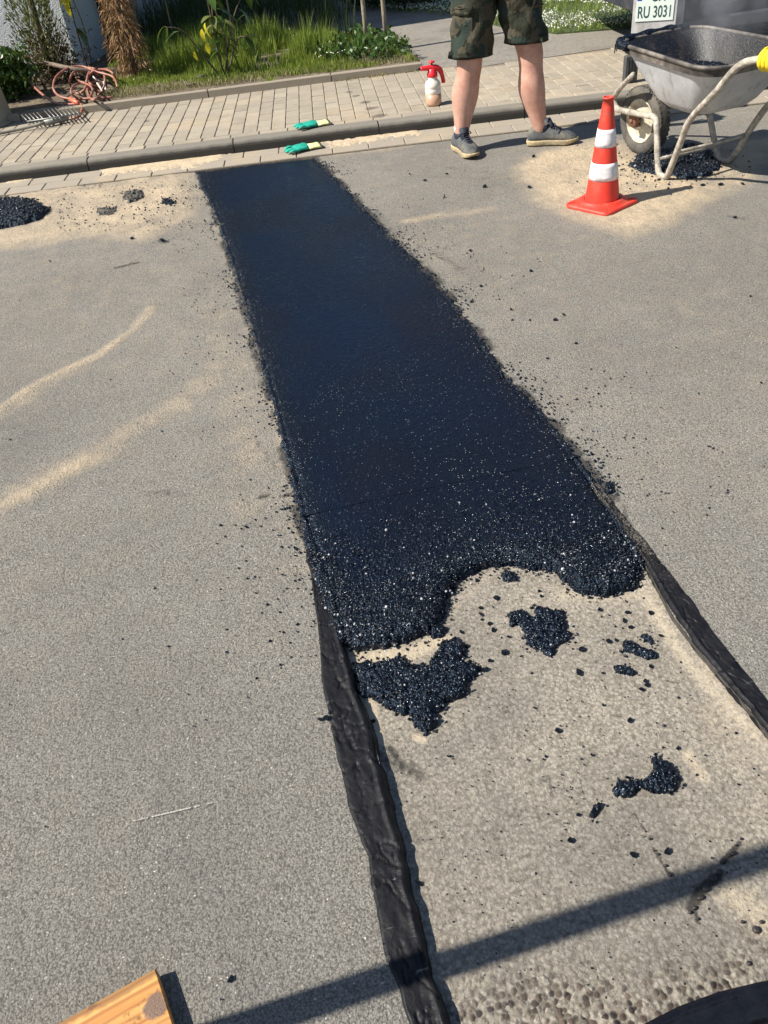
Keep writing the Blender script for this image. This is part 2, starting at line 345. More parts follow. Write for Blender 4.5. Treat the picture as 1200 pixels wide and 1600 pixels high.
def XL(y): return np.interp(y, [a for a, _ in le], [b for _, b in le])
def XR(y): return np.interp(y, [a for a, _ in re_], [b for _, b in re_])
YEND = 5.86
def road_attrs(X, Y):
    S = np.zeros_like(X); D = np.zeros_like(X)
    def stroke(pts, wd, amp, soft=1.0):
        nonlocal S
        d = sdline(X, Y, gp(pts)); S = np.maximum(S, amp*np.exp(-(d/wd)**2))
    def area(pts, amp, wd=.12):
        nonlocal S
        d = pdist(X, Y, gp(pts)); S = np.maximum(S, amp*sstep(-wd, wd, d+.10*(fbm(X, Y, .35, 1)-.5)))
    def dark(pts, wd, amp):
        nonlocal D
        d = sdline(X, Y, gp(pts)); D = np.maximum(D, amp*np.exp(-(d/max(wd, 1e-4))**2))
    stroke([(-60, 680), (0, 640), (60, 598), (150, 558), (210, 515), (235, 482)], .040, .72)
    stroke([(-60, 690), (0, 650), (60, 605), (150, 562)], .075, .40)
    stroke([(-60, 815), (0, 785), (60, 755), (120, 725), (180, 690), (240, 655), (320, 600)], .09, .52)
    stroke([(-60, 820), (0, 790), (70, 755), (140, 715)], .06, .70)
    area([(60, 282), (190, 262), (300, 245), (318, 300), (300, 345), (230, 375), (150, 372), (60, 385), (-60, 400), (-60, 330)], .80, .16)
    area([(95, 300), (200, 285), (285, 290), (285, 335), (200, 362), (110, 350)], 1.0, .14)
    area([(800, 262), (850, 235), (930, 218), (1010, 232), (1110, 285), (1180, 268), (1125, 300), (1045, 345), (985, 372), (930, 352), (880, 328), (830, 312)], 1.05, .17)
    area([(1100, 290), (1200, 255), (1260, 230), (1260, 200), (1080, 230), (1000, 235)], .9, .12)
    stroke([(640, 345), (700, 335), (765, 325)], .06, .62)
    area([(330, 420), (400, 560), (450, 740), (475, 850), (430, 860), (350, 800), (330, 650), (290, 520)], .36, .10)
    area([(520, 225), (640, 208), (700, 215), (620, 235), (520, 245)], .5, .06)
    S = np.maximum(S*(.45+.65*fbm(X, Y, .16, 3)+.45*fbm(X*1.6+.5*Y, Y, .05, 2)), .26*fbm(X, Y, 1.1, 2)*sstep(.4, 2.2, Y)+.10*sstep(1.2, 4.5, Y))
    er = X-XR(Y); el = XL(Y)-X; er = np.where(er < -.03, 99, er); el = np.where(el < -.03, 99, el)
    S = np.maximum(S, .40*np.exp(-np.clip(el, 0, 99)/.10)*(Y > 1.7))
    nd = fbm(X, Y, .08, 3)
    D = np.maximum(D, (.95*np.exp(-(np.clip(el, 0, 99)/.026)**2)*(nd > .40)+.25*np.exp(-(np.clip(el, 0, 99)/.10)**2)*(nd > .55))*(Y < YEND)*(Y > 1.3))
    D = np.maximum(D, (.95*np.exp(-(np.clip(er, 0, 99)/.03)**2)*(nd > .40)+.34*np.exp(-(np.clip(er, 0, 99)/.13)**2)*(nd > .5))*(Y < YEND)*(Y > 1.3))
    def mul(v): return max(v, 1e-4)
    for pts, wd, am in [([(392, 777), (456, 774)], .007, 1.1), ([(232, 768), (290, 774)], .035, .5), ([(182, 418), (216, 410)], .02, 1.0), ([(588, 352), (636, 398)], .035, .72), ([(60, 345), (0, 358)], .05, .6),
                        ([(140, 355), (310, 350)], .05, .35), ([(200, 305), (215, 300)], .05, .65), ([(1140, 338), (1160, 342)], .03, .6), ([(252, 376), (258, 378)], .03, .95), ([(690, 430), (800, 520)], .04, .36),
                        ([(85, 1275), (90, 1262)], .006, .0), ([(640, 275), (800, 280)], .06, .4), ([(700, 262), (770, 270)], .05, .40), ([(0, 880), (60, 860)], .02, .35), ([(400, 690), (430, 730)], .015, .6), ([(590, 330), (650, 420)], .05, .48), ([(1120, 560), (1150, 555)], .04, .35), ([(20, 515), (180, 540)], .05, .30), ([(30, 440), (200, 420)], .06, .30), ([(700, 700), (760, 640)], .0, .0), ([(1000, 400), (1120, 420)], .10, .22), ([(1060, 700), (1180, 760)], .06, .22), ([(60, 900), (200, 960)], .05, .18), ([(300, 1100), (380, 1000)], .03, .20), ([(1000, 860), (1080, 960)], .022, .75), ([(1090, 985), (1100, 992)], .008, .8), ([(680, 395), (720, 420)], .04, .55)]:
        dark(pts, wd, am)
    return S, D
def strip_sheet(name, xs, ys, xf, zf, mat, attrf, kind='structure'):
    U, Y = np.meshgrid(xs, ys); X = xf(U, Y); Z = zf(X, Y)
    A = attrf(X, Y); V = np.stack([X, Y, Z], -1).reshape(-1, 3)
    o = fast_mesh(name, V, grid_faces(len(xs), len(ys)), mat, None, True, A); return tag(o, kind=kind)
ys = np.concatenate([np.linspace(-8, -.2, 30)[:-1], np.arange(-.2, 6.6, .02), np.linspace(6.6, 9.5, 15)])
ul = np.concatenate([np.linspace(-12, -3, 30)[:-1], np.linspace(-3, -.06, 140)[:-1], np.linspace(-.06, 0, 5)])
ur = np.concatenate([np.linspace(0, .06, 5)[:-1], np.linspace(.06, 3.5, 165)[:-1], np.linspace(3.5, 14, 30)])
def rz_(X, Y):
    S, D = road_attrs(X, Y)
    return .004*(fbm(X, Y, .7, 0)-.5)+.006*sstep(.5, .95, S)*(.6+.8*fbm(X, Y, .05, 2))
def ra_(X, Y): S, D = road_attrs(X, Y); return {'sand': S, 'dark': D}
def xl_(U, Y): return U+XL(Y)*np.clip(1+U/2, 0, 1)+.004*(fbm(U*0+1, Y, .05, 1)-.5)
def xr_(U, Y): return U+XR(Y)*np.clip(1-U/3, 0, 1)+(U > 3)*0
road = MB()
strip_sheet('road', ul, ys, xl_, rz_, M['road'], ra_)
strip_sheet('road', ur, ys, xr_, rz_, M['road'], ra_)
# beyond the trench end and its walls
def wall_sheet():
    yy = np.arange(-8, YEND, .02); V = []; F = []
    for X_ in (XL, XR):
        n0 = len(V)
        xx = X_(yy)+(.004*(fbm(yy*0+1, yy, .05, 1)-.5) if X_ is XL else 0)
        for i, (x, y) in enumerate(zip(xx, yy)): V += [(x, y, .003), (x, y, TD-.02)]
        for i in range(len(yy)-1): F.append((n0+2*i, n0+2*i+2, n0+2*i+3, n0+2*i+1))
    o = fast_mesh('trench_wall', np.array(V), np.array(F), simple('cut_asphalt', (.05, .046, .04), .9, .4, 60, .8, .006), None, False); tag(o, kind='structure')
wall_sheet()
def tr_attr(X, Y):
    S = np.zeros_like(X); D = np.zeros_like(X); R = np.zeros_like(X)
    er = XR(Y)-X; el = X-XL(Y)
    S = .38*np.exp(-(er/.11)**2)*(.6+.8*fbm(X, Y, .07, 3))+.50*np.exp(-(el/.022)**2)
    S = np.maximum(S, .40*sstep(.5, 1.0, (X-.05)/.85)*sstep(.35, .75, Y)*fbm(X, Y, .12, 1)*1.6)
    for pts, wd, am in [([(560, 1030), (640, 1022), (690, 1000)], .035, .8), ([(580, 1100), (592, 1160)], .016, .95), ([(650, 1152), (660, 1156)], .012, .9), ([(1010, 935), (1060, 1020), (1110, 1080), (1180, 1150)], .028, .55), ([(880, 930), (1000, 930)], .04, .55), ([(1075, 1180), (1100, 1215)], .02, .7), ([(780, 885), (700, 960)], .02, .4), ([(1150, 1400), (1200, 1440)], .05, .6)]:
        d = sdline(X, Y, gp(pts, TD)); S = np.maximum(S, am*np.exp(-(d/wd)**2))
    for pts, wd, am in [([(600, 1185), (660, 1210)], .022, .75), ([(610, 1170), (630, 1200)], .014, .9), ([(850, 1220), (900, 1260)], .05, .42), ([(760, 1300), (860, 1240)], .06, .34), ([(990, 1270), (1010, 1300)], .003, .9), ([(1020, 1325), (1045, 1365)], .004, .95), ([(1080, 1420), (1095, 1390), (1120, 1370)], .010, 1.5), ([(1128, 1348), (1155, 1318)], .006, 1.3), ([(905, 1215), (912, 1240)], .002, .9), ([(1040, 1064), (1062, 1068)], .003, .85), ([(1085, 1420), (1090, 1440)], .006, .9), ([(600, 1250), (612, 1330)], .008, .45), ([(790, 1110), (800, 1115)], .01, .5), ([(700, 1290), (880, 1260)], .05, .30), ([(640, 1150), (860, 1080)], .04, .22), ([(840, 1190), (850, 1240)], .03, .35)]:
        d = sdline(X, Y, gp(pts, TD)); D = np.maximum(D, am*np.exp(-(d/wd)**2))
    R = sstep(.60, .48, Y+.25*(.55-X)*-.3+.10*(fbm(X, Y, .12, 2)-.5))
    return {'sand': S, 'dark': D, 'rough': R}
yt = np.concatenate([np.linspace(-8, .35, 20)[:-1], np.arange(.35, 1.7, .004), np.linspace(1.71, YEND+.1, 40)])
def tz_(X, Y):
    A = tr_attr(X, Y); r = A['rough']; pos = (Y > .3) & (Y < 1.75)
    return TD+.006*(fbm(X, Y, .3, 1)-.5)+.0022*(fbm(X, Y, .02, 2)-.5)*pos+r*.0045*pos*domes(X, Y, .012, 1, .6)+.010*np.exp(-((XR(Y)-X)/.03)**2)+.005*np.exp(-((X-XL(Y))/.03)**2)
strip_sheet('trench_floor', np.linspace(0, 1, 230), yt, lambda U, Y: XL(Y)+(XR(Y)-XL(Y))*U, tz_, M['trench'], tr_attr)
# flat terrain out to the horizon (below the road)
g = MB(); g.add([(-900, -900, -.12), (900, -900, -.12), (900, 900, -.12), (-900, 900, -.12)], [(0, 1, 2, 3)])
tag(g.build('ground', simple('far_ground', (.10, .12, .05), .95, .3, 1.5, .2, .02)), kind='structure')

# ---------------------------------------------------------------- fresh asphalt strip
front = gp([(490, 900), (508, 950), (530, 1010), (560, 1018), (600, 1014), (635, 1006), (668, 992), (690, 972), (697, 940), (712, 912), (745, 893), (790, 884), (835, 892), (868, 893), (885, 912), (905, 928), (945, 932), (985, 922), (1003, 905), (1003, 882)], TD)
patch_poly = [G(306, 270), G(400, 259)]+[G(490, 248)]+right_edge[1:]+[G(1003, 882)]+front[::-1][1:-1]+left_edge[::-1][:-1]
def asphalt_sheet(name, poly, z0, hz, res, x0, x1, y0, y1, cell, amp, mat, parent=None, edge=.03, noise_e=.012, seed=0, dust=None, slope=None):
    xs = np.arange(x0, x1+res, res); ysn = np.arange(y0, y1+res, res); X, Y = np.meshgrid(xs, ysn)
    d = pdist(X, Y, poly)+noise_e*2*(fbm(X, Y, cell*3.0, seed, 3)-.5)+noise_e*1.1*(domes(X, Y, cell*1.2, seed)-.4)
    prof = np.sqrt(np.clip(1-(1-np.clip(d/edge, 0, 1))**2, 0, 1))
    hh = hz(X, Y) if callable(hz) else hz
    zz = z0(X, Y) if callable(z0) else z0
    am = amp(X, Y) if callable(amp) else amp
    dm = domes(X, Y, cell, seed)*.65+domes(X+3.3, Y+1.7, cell*.6, seed+1)*.35
    Z = zz+prof*hh+am*dm*np.clip(prof*1.6+.2, 0, 1)
    keep = (d[:-1, :-1] > 0) | (d[1:, 1:] > 0) | (d[1:, :-1] > 0) | (d[:-1, 1:] > 0)
    Z = np.where(d > 0, Z, zz-.004)
    du = dust(X, Y, d) if dust else np.zeros_like(X)
    V, F, A = compact(np.stack([X, Y, Z], -1).reshape(-1, 3), grid_faces(len(xs), len(ysn), keep), {'dust': du, 'packed': sstep(1.25, 2.3, Y)*(cell < .0126)*sstep(0, .12, d)})
    return fast_mesh(name, V, F, mat, parent, True, A)
strip = thing('asphalt_strip', 'long strip of fresh black asphalt laid from the gutter down to the trench', 'asphalt strip', (0, 0, 0))
def pz0(X, Y):
    ins = np.minimum(X-XL(Y), XR(Y)-X); return np.where(ins > .012, TD+.004, .004)
def phz(X, Y):
    ins = np.minimum(X-XL(Y), XR(Y)-X); t = sstep(0, .35, np.clip(ins, 0, 1))
    crown = .006+.004*t+.005*(fbm(X, Y, .5, 2)-.5)
    fr = sstep(1.15, 1.75, Y)
    return np.where(ins > .012, -(TD+.004)+crown+.006*(1-fr), crown*.7)
def pamp(X, Y): return .0075*(1-sstep(1.10, 2.0, Y))+.0022
def pdust(X, Y, d): return .42*np.exp(-np.clip(d, 0, 1)/.03)*(fbm(X, Y, .15, 1) > .5)+.30*np.exp(-np.clip(d, 0, 1)/.08)*(Y > 3)*fbm(X, Y, .1, 2)
asphalt_sheet('near_surface', patch_poly, pz0, phz, .0030, -.10, 1.02, 1.0, 1.95, .0080, pamp, M['fresh'], strip, .050, .008, 0, pdust)
asphalt_sheet('far_surface', patch_poly, pz0, phz, .0062, -.25, 1.02, 1.9527, 5.95, .0125, pamp, M['fresh'], strip, .030, .012, 0, pdust)

_g = (1+5**.5)/2; ICO = np.array([(-1, _g, 0), (1, _g, 0), (-1, -_g, 0), (1, -_g, 0), (0, -1, _g), (0, 1, _g), (0, -1, -_g), (0, 1, -_g), (_g, 0, -1), (_g, 0, 1), (-_g, 0, -1), (-_g, 0, 1)])/1.902
ICF = np.array([(0, 11, 5), (0, 5, 1), (0, 1, 7), (0, 7, 10), (0, 10, 11), (1, 5, 9), (5, 11, 4), (11, 10, 2), (10, 7, 6), (7, 1, 8), (3, 9, 4), (3, 4, 2), (3, 2, 6), (3, 6, 8), (3, 8, 9), (4, 9, 5), (2, 4, 11), (6, 2, 10), (8, 6, 7), (9, 8, 1)])
def pebbles(name, P, rad, mat, parent=None, seed=0, smooth=False):
    q = np.random.RandomState(seed); n = len(P); A = q.normal(size=(n, 3, 3)); Q = np.linalg.qr(A)[0]
    S_ = q.uniform(.62, 1.25, (n, 1, 3)); T = ICO[None]*(1+q.uniform(-.16, .16, (n, 12, 1)))*S_*rad[:, None, None]
    V = np.einsum('nij,nkj->nki', Q, T)+P[:, None]; F = (ICF[None]+np.arange(n)[:, None, None]*12).reshape(-1, 3)
    o = fast_mesh(name, V.reshape(-1, 3), F, mat, parent, smooth); return tag(o, kind='stuff')
def mesh_points(o, n, seed, sel=None):
    V = np.empty(len(o.data.vertices)*3, np.float32); o.data.vertices.foreach_get('co', V); V = V.reshape(-1, 3); V = V[sel(V)] if sel else V
    return V[np.random.RandomState(seed).randint(0, len(V), n)].astype(float)
ns = [c_ for c_ in strip.children if c_.name.startswith('near')][0]; fpoly = np.array([(p.x, p.y) for p in front])
def near_front(V, w_=.07): return sdline(V[:, 0], V[:, 1], [tuple(q) for q in fpoly]) < w_
Pp = np.concatenate([mesh_points(ns, 1500, 1, near_front), mesh_points(ns, 900, 2, lambda V: near_front(V, .16)), mesh_points(ns, 1500, 3, lambda V: V[:, 1] < 1.85), mesh_points(ns, 1500, 6, lambda V: V[:, 1] < 1.6)])
Pp += np.random.RandomState(4).normal(0, .004, Pp.shape)*np.array([1, 1, .25]); pebbles('loose_stones', Pp, np.random.RandomState(5).uniform(.0014, .0042, len(Pp)), M['stones'], strip, 1)
# single stones rolled off the front and sides of the strip
q_ = np.random.RandomState(8); k_ = q_.randint(0, len(fpoly)-1, 330); t_ = q_.rand(330, 1); B = fpoly[k_]*(1-t_)+fpoly[k_+1]*t_+q_.normal(0, .018, (330, 2)); B = B[(B[:, 0] > XL(B[:, 1])+.02) & (B[:, 0] < XR(B[:, 1])-.02)]
pebbles('loose_stones', np.column_stack([B, np.full(len(B), TD+.004)]), q_.uniform(.0018, .0045, len(B)), M['stones'], strip, 2)
def mound(name, px, z0, h, label, cat, cell=.0095, res=.0028, edge=None, group=None, noise_e=.008, mat=None, seed=1, amp=.008):
    poly = gp(px, z0); X = [p.x for p in poly]; Y = [p.y for p in poly]; m = .02
    o = asphalt_sheet(name, poly, z0-.001, h, res, min(X)-m, max(X)+m, min(Y)-m, max(Y)+m, cell, amp, mat or M['fresh'], None, edge or max(h*1.1, .009), noise_e, seed)
    ar = (max(X)-min(X))*(max(Y)-min(Y)); n_ = int(min(1800, max(14, ar/(cell*cell)*.75))); Pq = mesh_points(o, n_, seed); Pq += np.random.RandomState(seed+7).normal(0, cell*.55, Pq.shape)*np.array([1, 1, .2])
    pebbles('loose_stones', Pq, np.random.RandomState(seed).uniform(.22, .52, n_)*cell, mat or M['stones'], o, seed)
    return tag(o, label, cat, group)
mound('asphalt_clump', [(556, 1045), (575, 1035), (610, 1040), (625, 1028), (640, 1045), (670, 1040), (690, 1008), (712, 1000), (728, 1012), (722, 1035), (752, 1046), (735, 1068), (728, 1088), (700, 1100), (682, 1115), (680, 1135), (668, 1148), (648, 1138), (640, 1118), (605, 1112), (585, 1095), (560, 1088)], TD, .018, 'largest clump of black asphalt crumbs against the left trench edge', 'asphalt clump')
mound('asphalt_clump', [(792, 962), (812, 955), (835, 968), (838, 948), (862, 955), (880, 958), (884, 985), (893, 995), (872, 1010), (862, 1026), (845, 1018), (822, 1008), (820, 990), (812, 975), (800, 980)], TD, .010, 'star shaped black asphalt clump in the middle of the trench below the strip', 'asphalt clump', noise_e=.007)
mound('asphalt_clump', [(951, 1235), (965, 1222), (985, 1220), (1005, 1222), (1022, 1205), (1015, 1185), (1035, 1187), (1055, 1203), (1062, 1220), (1050, 1238), (1025, 1238), (1005, 1232), (985, 1245), (965, 1247)], TD, .012, 'bird shaped black asphalt clump alone on the lower right trench floor', 'asphalt clump', noise_e=.005)
mound('asphalt_clump', [(970, 1008), (985, 1004), (1005, 1013), (1024, 1020), (1027, 1029), (1012, 1031), (995, 1024), (975, 1018)], TD, .010, 'short sausage shaped asphalt clump near the right trench edge', 'asphalt clump', noise_e=.004)
mound('asphalt_clump', [(958, 1042), (972, 1041), (993, 1050), (990, 1057), (975, 1054), (962, 1051)], TD, .008, 'small flat asphalt clump just below the sausage shaped one', 'asphalt clump', noise_e=.003)
mound('asphalt_clump', [(998, 993), (1010, 994), (1021, 1003), (1019, 1010), (1008, 1003)], TD, .008, 'narrow asphalt clump just above the sausage shaped one', 'asphalt clump', noise_e=.003)
mound('asphalt_clump', [(670, 985), (685, 976), (700, 985), (692, 998), (676, 1000)], TD, .014, 'round asphalt clump broken off beside the front edge of the strip', 'asphalt clump', noise_e=.004)
mound('asphalt_clump', [(780, 900), (790, 893), (806, 896), (806, 908), (790, 912)], TD, .010, 'asphalt clump in the bay of the strip front edge', 'asphalt clump', noise_e=.004)
mound('asphalt_clump', [(922, 1275), (925, 1262), (938, 1251), (939, 1268), (930, 1280)], TD, .008, 'thin upright asphalt clump left below the bird shaped clump', 'asphalt clump', noise_e=.003)
mound('asphalt_clump', [(946, 760), (953, 754), (960, 762), (958, 772), (948, 771)], .002, .012, 'lone black asphalt clump on the road right of the strip', 'asphalt clump', noise_e=.004)
mound('asphalt_pile', [(-70, 345), (-30, 322), (0, 317), (30, 315), (60, 318), (78, 330), (62, 345), (30, 353), (0, 359), (-40, 366)], .002, .055, 'heap of fresh black asphalt on the road at the left edge', 'asphalt pile', .014, .006, .16, amp=.012)
mound('asphalt_spill', [(985, 262), (1000, 245), (1020, 242), (1045, 236), (1080, 228), (1108, 240), (1122, 262), (1108, 275), (1075, 280), (1040, 276), (1010, 272)], .002, .022, 'black asphalt spilled on sand under the wheelbarrow', 'asphalt spill', .013, .005, .05, noise_e=.02, amp=.010)
gcl = simple('grey_clod', (.075, .07, .06), .8, .5, 40, .6, .006)
mound('asphalt_pile', [(196, 310), (199, 301), (212, 298), (224, 301), (226, 306), (212, 314), (203, 317)], .006, .006, 'low patch of greyed crumbled asphalt in the left sand', 'asphalt pile', .020, .005, .03, noise_e=.03, amp=.016, mat=gcl, seed=3)
mound('asphalt_pile', [(153, 332), (156, 325), (176, 324), (180, 329), (165, 336)], .006, .003, 'small flat patch of grey asphalt crumbs left of the greyed crumbled patch', 'asphalt pile', .014, .005, .03, noise_e=.03, amp=.008, mat=gcl, seed=4)
mound('asphalt_pile', [(252, 318), (258, 311), (270, 315), (268, 321)], .006, .004, 'small dark patch of asphalt crumbs right of the greyed crumbled patch', 'asphalt pile', .014, .005, .02, noise_e=.02, amp=.010, seed=5)
# ---------------------------------------------------------------- crumbs
def crumb_mesh(k):
    rs = np.random.RandomState(k); b = MB()
    for j in range(rs.randint(2, 5)):
        c = Vector((rs.uniform(-.5, .5), rs.uniform(-.5, .5), .25+rs.uniform(0, .3)))*(1 if j else 0)+Vector((0, 0, .3)); r = rs.uniform(.35, .7)
        L = []
        for i, ph in enumerate(np.linspace(-1.2, 1.35, 6)):
            L.append([c+Vector((math.cos(a)*math.cos(ph), math.sin(a)*math.cos(ph), .75*math.sin(ph)))*r*(1+.25*rs.uniform(-1, 1)) for a in np.linspace(0, 2*PI, 8)[:-1]])
        b.rings(L)
    return b.mesh('asphalt_crumb')
CR = [crumb_mesh(k) for k in range(7)]
for c in CR: c.materials.append(M['fresh'])
def crumb(px, py, s, z, lab, grp, k=[0]):
    k[0] += 1; o = link('asphalt_crumb', CR[k[0] % 7]); p = G(px, py, z); o.location = (p.x, p.y, z-.001)
    o.rotation_euler = (0, 0, k[0]*1.7); o.scale = (s, s*(.6+.5*((k[0]*37) % 10)/10), s*.7); tag(o, lab, 'asphalt crumb', grp)
tr_c = [(776, 934, 9), (842, 924, 6), (845, 932, 6), (750, 950, 5), (752, 960, 6), (765, 975, 7), (771, 985, 8), (790, 1020, 12), (765, 1033, 9), (830, 1052, 5), (752, 968, 4), (905, 1052, 11), (942, 1052, 5), (984, 1126, 9), (873, 1142, 9), (835, 1106, 5), (890, 1313, 8), (988, 1334, 8), (1043, 1332, 9), (655, 1381, 8), (903, 1273, 6), (952, 1003, 9), (962, 1000, 7), (908, 1015, 11), (1017, 957, 8), (980, 958, 7), (975, 970, 6), (985, 980, 8), (1017, 1042, 7), (1008, 1064, 10), (1002, 1077, 8), (938, 952, 7), (1032, 994, 6), (1059, 1169, 5), (830, 950, 6), (622, 1012, 7), (606, 1007, 9), (624, 1037, 12), (584, 1128, 9), (720, 988, 7), (757, 1047, 10), (835, 945, 5), (700, 1003, 6), (730, 1010, 9), (892, 1230, 3), (1155, 1226, 4), (1010, 1070, 7), (795, 995, 5), (770, 948, 4), (814, 1025, 5)]
def tr_lab(x, y):
    if y < 965 and x > 900: w_ = 'on the sandy right side of the trench just below the strip'
    elif x > 900 and y < 1100: w_ = 'near the sausage shaped clump by the right trench edge'
    elif y < 1030 and x > 740: w_ = 'near the star shaped clump on the trench floor'
    elif y < 1060: w_ = 'between the strip front and the largest clump'
    elif x > 940 and y > 1200: w_ = 'below the bird shaped clump on the trench floor'
    elif x < 700: w_ = 'close to the left tape on the trench floor'
    else: w_ = 'alone on the bare middle of the trench floor'
    return 'small black asphalt crumb '+w_
def rd_lab(x, y):
    if x > 1000 and y < 330: w_ = 'on the sand in front of the wheelbarrow'
    elif x > 800 and y < 330: w_ = 'on the road between the shoes and the traffic cone'
    elif x > 600 and y < 330: w_ = 'on the road in front of the person in shorts'
    elif x < 330 and y < 420: w_ = 'on the left sand between the pile and the strip'
    elif 490 < x < 530: w_ = 'stuck beside the left bitumen tape'
    elif x > 600 and y < 620: w_ = 'on the grey road right of the upper strip'
    elif x > 900: w_ = 'on the grey road right of the lower strip'
    elif 330 < x < 470: w_ = 'on the grey road close to the left strip edge'
    elif x < 200: w_ = 'on the grey road near the left sand streaks'
    else: w_ = 'on the bare grey road at the bottom left'
    return 'small black asphalt crumb '+w_
for x, y, s in tr_c: l_ = tr_lab(x, y); crumb(x, y, s*.00098*(1.0 if y > 1000 else 1.15), TD+.003, l_, 'crumbs '+l_[26:])
rd_c = [(16, 687, 6), (345, 821, 7), (385, 824, 8), (377, 826, 5), (408, 558, 4), (400, 682, 6), (388, 685, 4), (438, 1039, 6), (466, 975, 5), (387, 1090, 4), (197, 308, 7), (220, 300, 8), (260, 316, 9), (248, 325, 6), (162, 328, 9), (176, 330, 7), (205, 373, 7), (254, 376, 10), (735, 392, 6), (830, 424, 8), (752, 447, 6), (736, 472, 7), (798, 484, 6), (866, 500, 7), (881, 492, 6), (900, 537, 6), (828, 500, 5), (1190, 598, 5), (1172, 463, 5), (694, 308, 6), (663, 282, 6), (640, 272, 4), (698, 272, 5), (757, 292, 9), (828, 293, 7), (902, 228, 5), (833, 245, 7), (1097, 290, 8), (1126, 290, 9), (1160, 288, 6), (1029, 282, 8), (1080, 280, 6), (955, 785, 5), (510, 1122, 12), (518, 1112, 9), (500, 1125, 8), (360, 1530, 7), (1148, 340, 7), (30, 470, 3), (350, 700, 3), (600, 1475, 4), (1035, 825, 5), (1052, 800, 4), (855, 560, 5), (935, 615, 6), (172, 593, 4), (78, 408, 5), (320, 345, 5), (135, 345, 5), (290, 310, 5), (285, 290, 4), (742, 232, 4), (800, 500, 5)]
_r = np.random.RandomState(11)
Pq = np.column_stack([_r.uniform(.2, .86, 240), _r.uniform(.75, 1.62, 240), np.full(240, TD+.003)]); Pq = Pq[fbm(Pq[:, 0], Pq[:, 1], .12, 2) > .5]
pebbles('fine_crumbs', Pq, _r.uniform(.0012, .0034, len(Pq)), M['fresh']); tag(bpy.data.objects['fine_crumbs'], 'tiny black crumbs strewn over the dusty trench floor', 'crumbs')
for x, y, s in rd_c: l_ = rd_lab(x, y); crumb(x, y, s*.00088*(1 if y > 700 else 1.0+min(1.6, (700-y)/330)), .003, l_, 'crumbs '+l_[26:])
# fine spatter nobody could count
rs = np.random.RandomState(5); V = []; F = []
def spat(x, y, z, r):
    n0 = len(V); k = 5; ph = rs.uniform(0, 6)
    V.append((x, y, z+r*.9))
    for i in range(k): a = ph+2*PI*i/k; rr = r*rs.uniform(.7, 1.3); V.append((x+rr*math.cos(a), y+rr*math.sin(a), z-.0005))
    for i in range(k): F.append((n0, n0+1+i, n0+1+(i+1) % k))
for i in range(3400):
    y = rs.uniform(1.35, 5.6); side = rs.rand() < .42
    d = abs(rs.normal(0, .035 if rs.rand() < .5 else .17))
    x = (XL(y)-d) if side else (XR(y)+d*1.3)
    if float(fbm(np.array([x*1.0]), np.array([y]), .22, 2)[0]) < .47 and d > .012: continue
    spat(x, y, .003, rs.uniform(.0012, .0045)*(1 if d > .05 else 1.3))
for i in range(600): 
    x = rs.uniform(XL(1)+.02, .9); y = rs.uniform(.5, 1.6); spat(x, y, TD+.002, rs.uniform(.0006, .0022))
for i in range(260):
    p = G(rs.uniform(90, 300), rs.uniform(285, 365)); spat(p.x, p.y, .008, rs.uniform(.002, .007))
for i in range(420):
    p = G(rs.normal(1040, 55), rs.normal(262, 16)); spat(p.x, p.y, .008, rs.uniform(.002, .008))
for i in range(500): spat(rs.uniform(-2, 3.2), rs.uniform(.5, 5.6), .004, rs.uniform(.0008, .0028)) if 1 else 0
V = [v for v in V]; me_sp = fast_mesh('asphalt_spatter', np.array(V), np.array(F), M['fresh'], None, False)
tag(me_sp, 'tiny black asphalt specks scattered along the strip edges', 'spatter', kind='stuff')

# ---------------------------------------------------------------- bitumen tapes
def tape(label, outer, inner, side, dustf, seed):
    yo = np.array([p.y for p in outer][::-1]); xo = np.array([p.x for p in outer][::-1]); yi = np.array([p.y for p in inner][::-1]); xi = np.array([p.x for p in inner][::-1])
    y = np.arange(min(yo.min(), yi.min())-.55, max(yo.max(), yi.max()), .004); u = np.linspace(0, 1, 34)
    U, Y = np.meshgrid(u, y)
    Xo = np.interp(Y, yo, xo)+.010*(fbm(Y*0+seed, Y, .06, 1)-.5); Xi = np.interp(Y, yi, xi)+.008*(side < 0)+.014*(fbm(Y*0+seed+3, Y, .05, 2)-.5)
    X = Xo+(Xi-Xo)*U
    z = .0092+.0045*(np.abs(fbm(X*2.2+.4*Y, Y, .07, 2, 4)-.5)*2)**.8-.004+.005*np.exp(-((U-.72)/.06)**2)*(.35+1.1*fbm(X*0, Y, .11, 3))
    z = z*np.clip(U/.04, .35, 1)-.032*sstep(.80, .98, U)
    cr = np.abs(fbm(X+.5*Y, Y, .035, 0, 2)-.5); z -= .0035*(cr < .02)
    o = fast_mesh('bitumen_tape', np.stack([X, Y, z], -1).reshape(-1, 3), grid_faces(len(u), len(y)), M['tape'], None, True, {'dust': dustf(X, Y, U)})
    return tag(o, label, 'joint tape')
tape('creased black bitumen joint tape stuck along the left trench edge', tapeL_out, tapeL_in, -1, lambda X, Y, U: .15+.15*(1-U)+0*X, 1)
tape('dusty black bitumen joint tape along the right trench edge', tapeR_out, tapeR_in, 1, lambda X, Y, U: .05+.85*sstep(1.15, 1.6, Y)+.1*(1-U), 5)
td = MB()
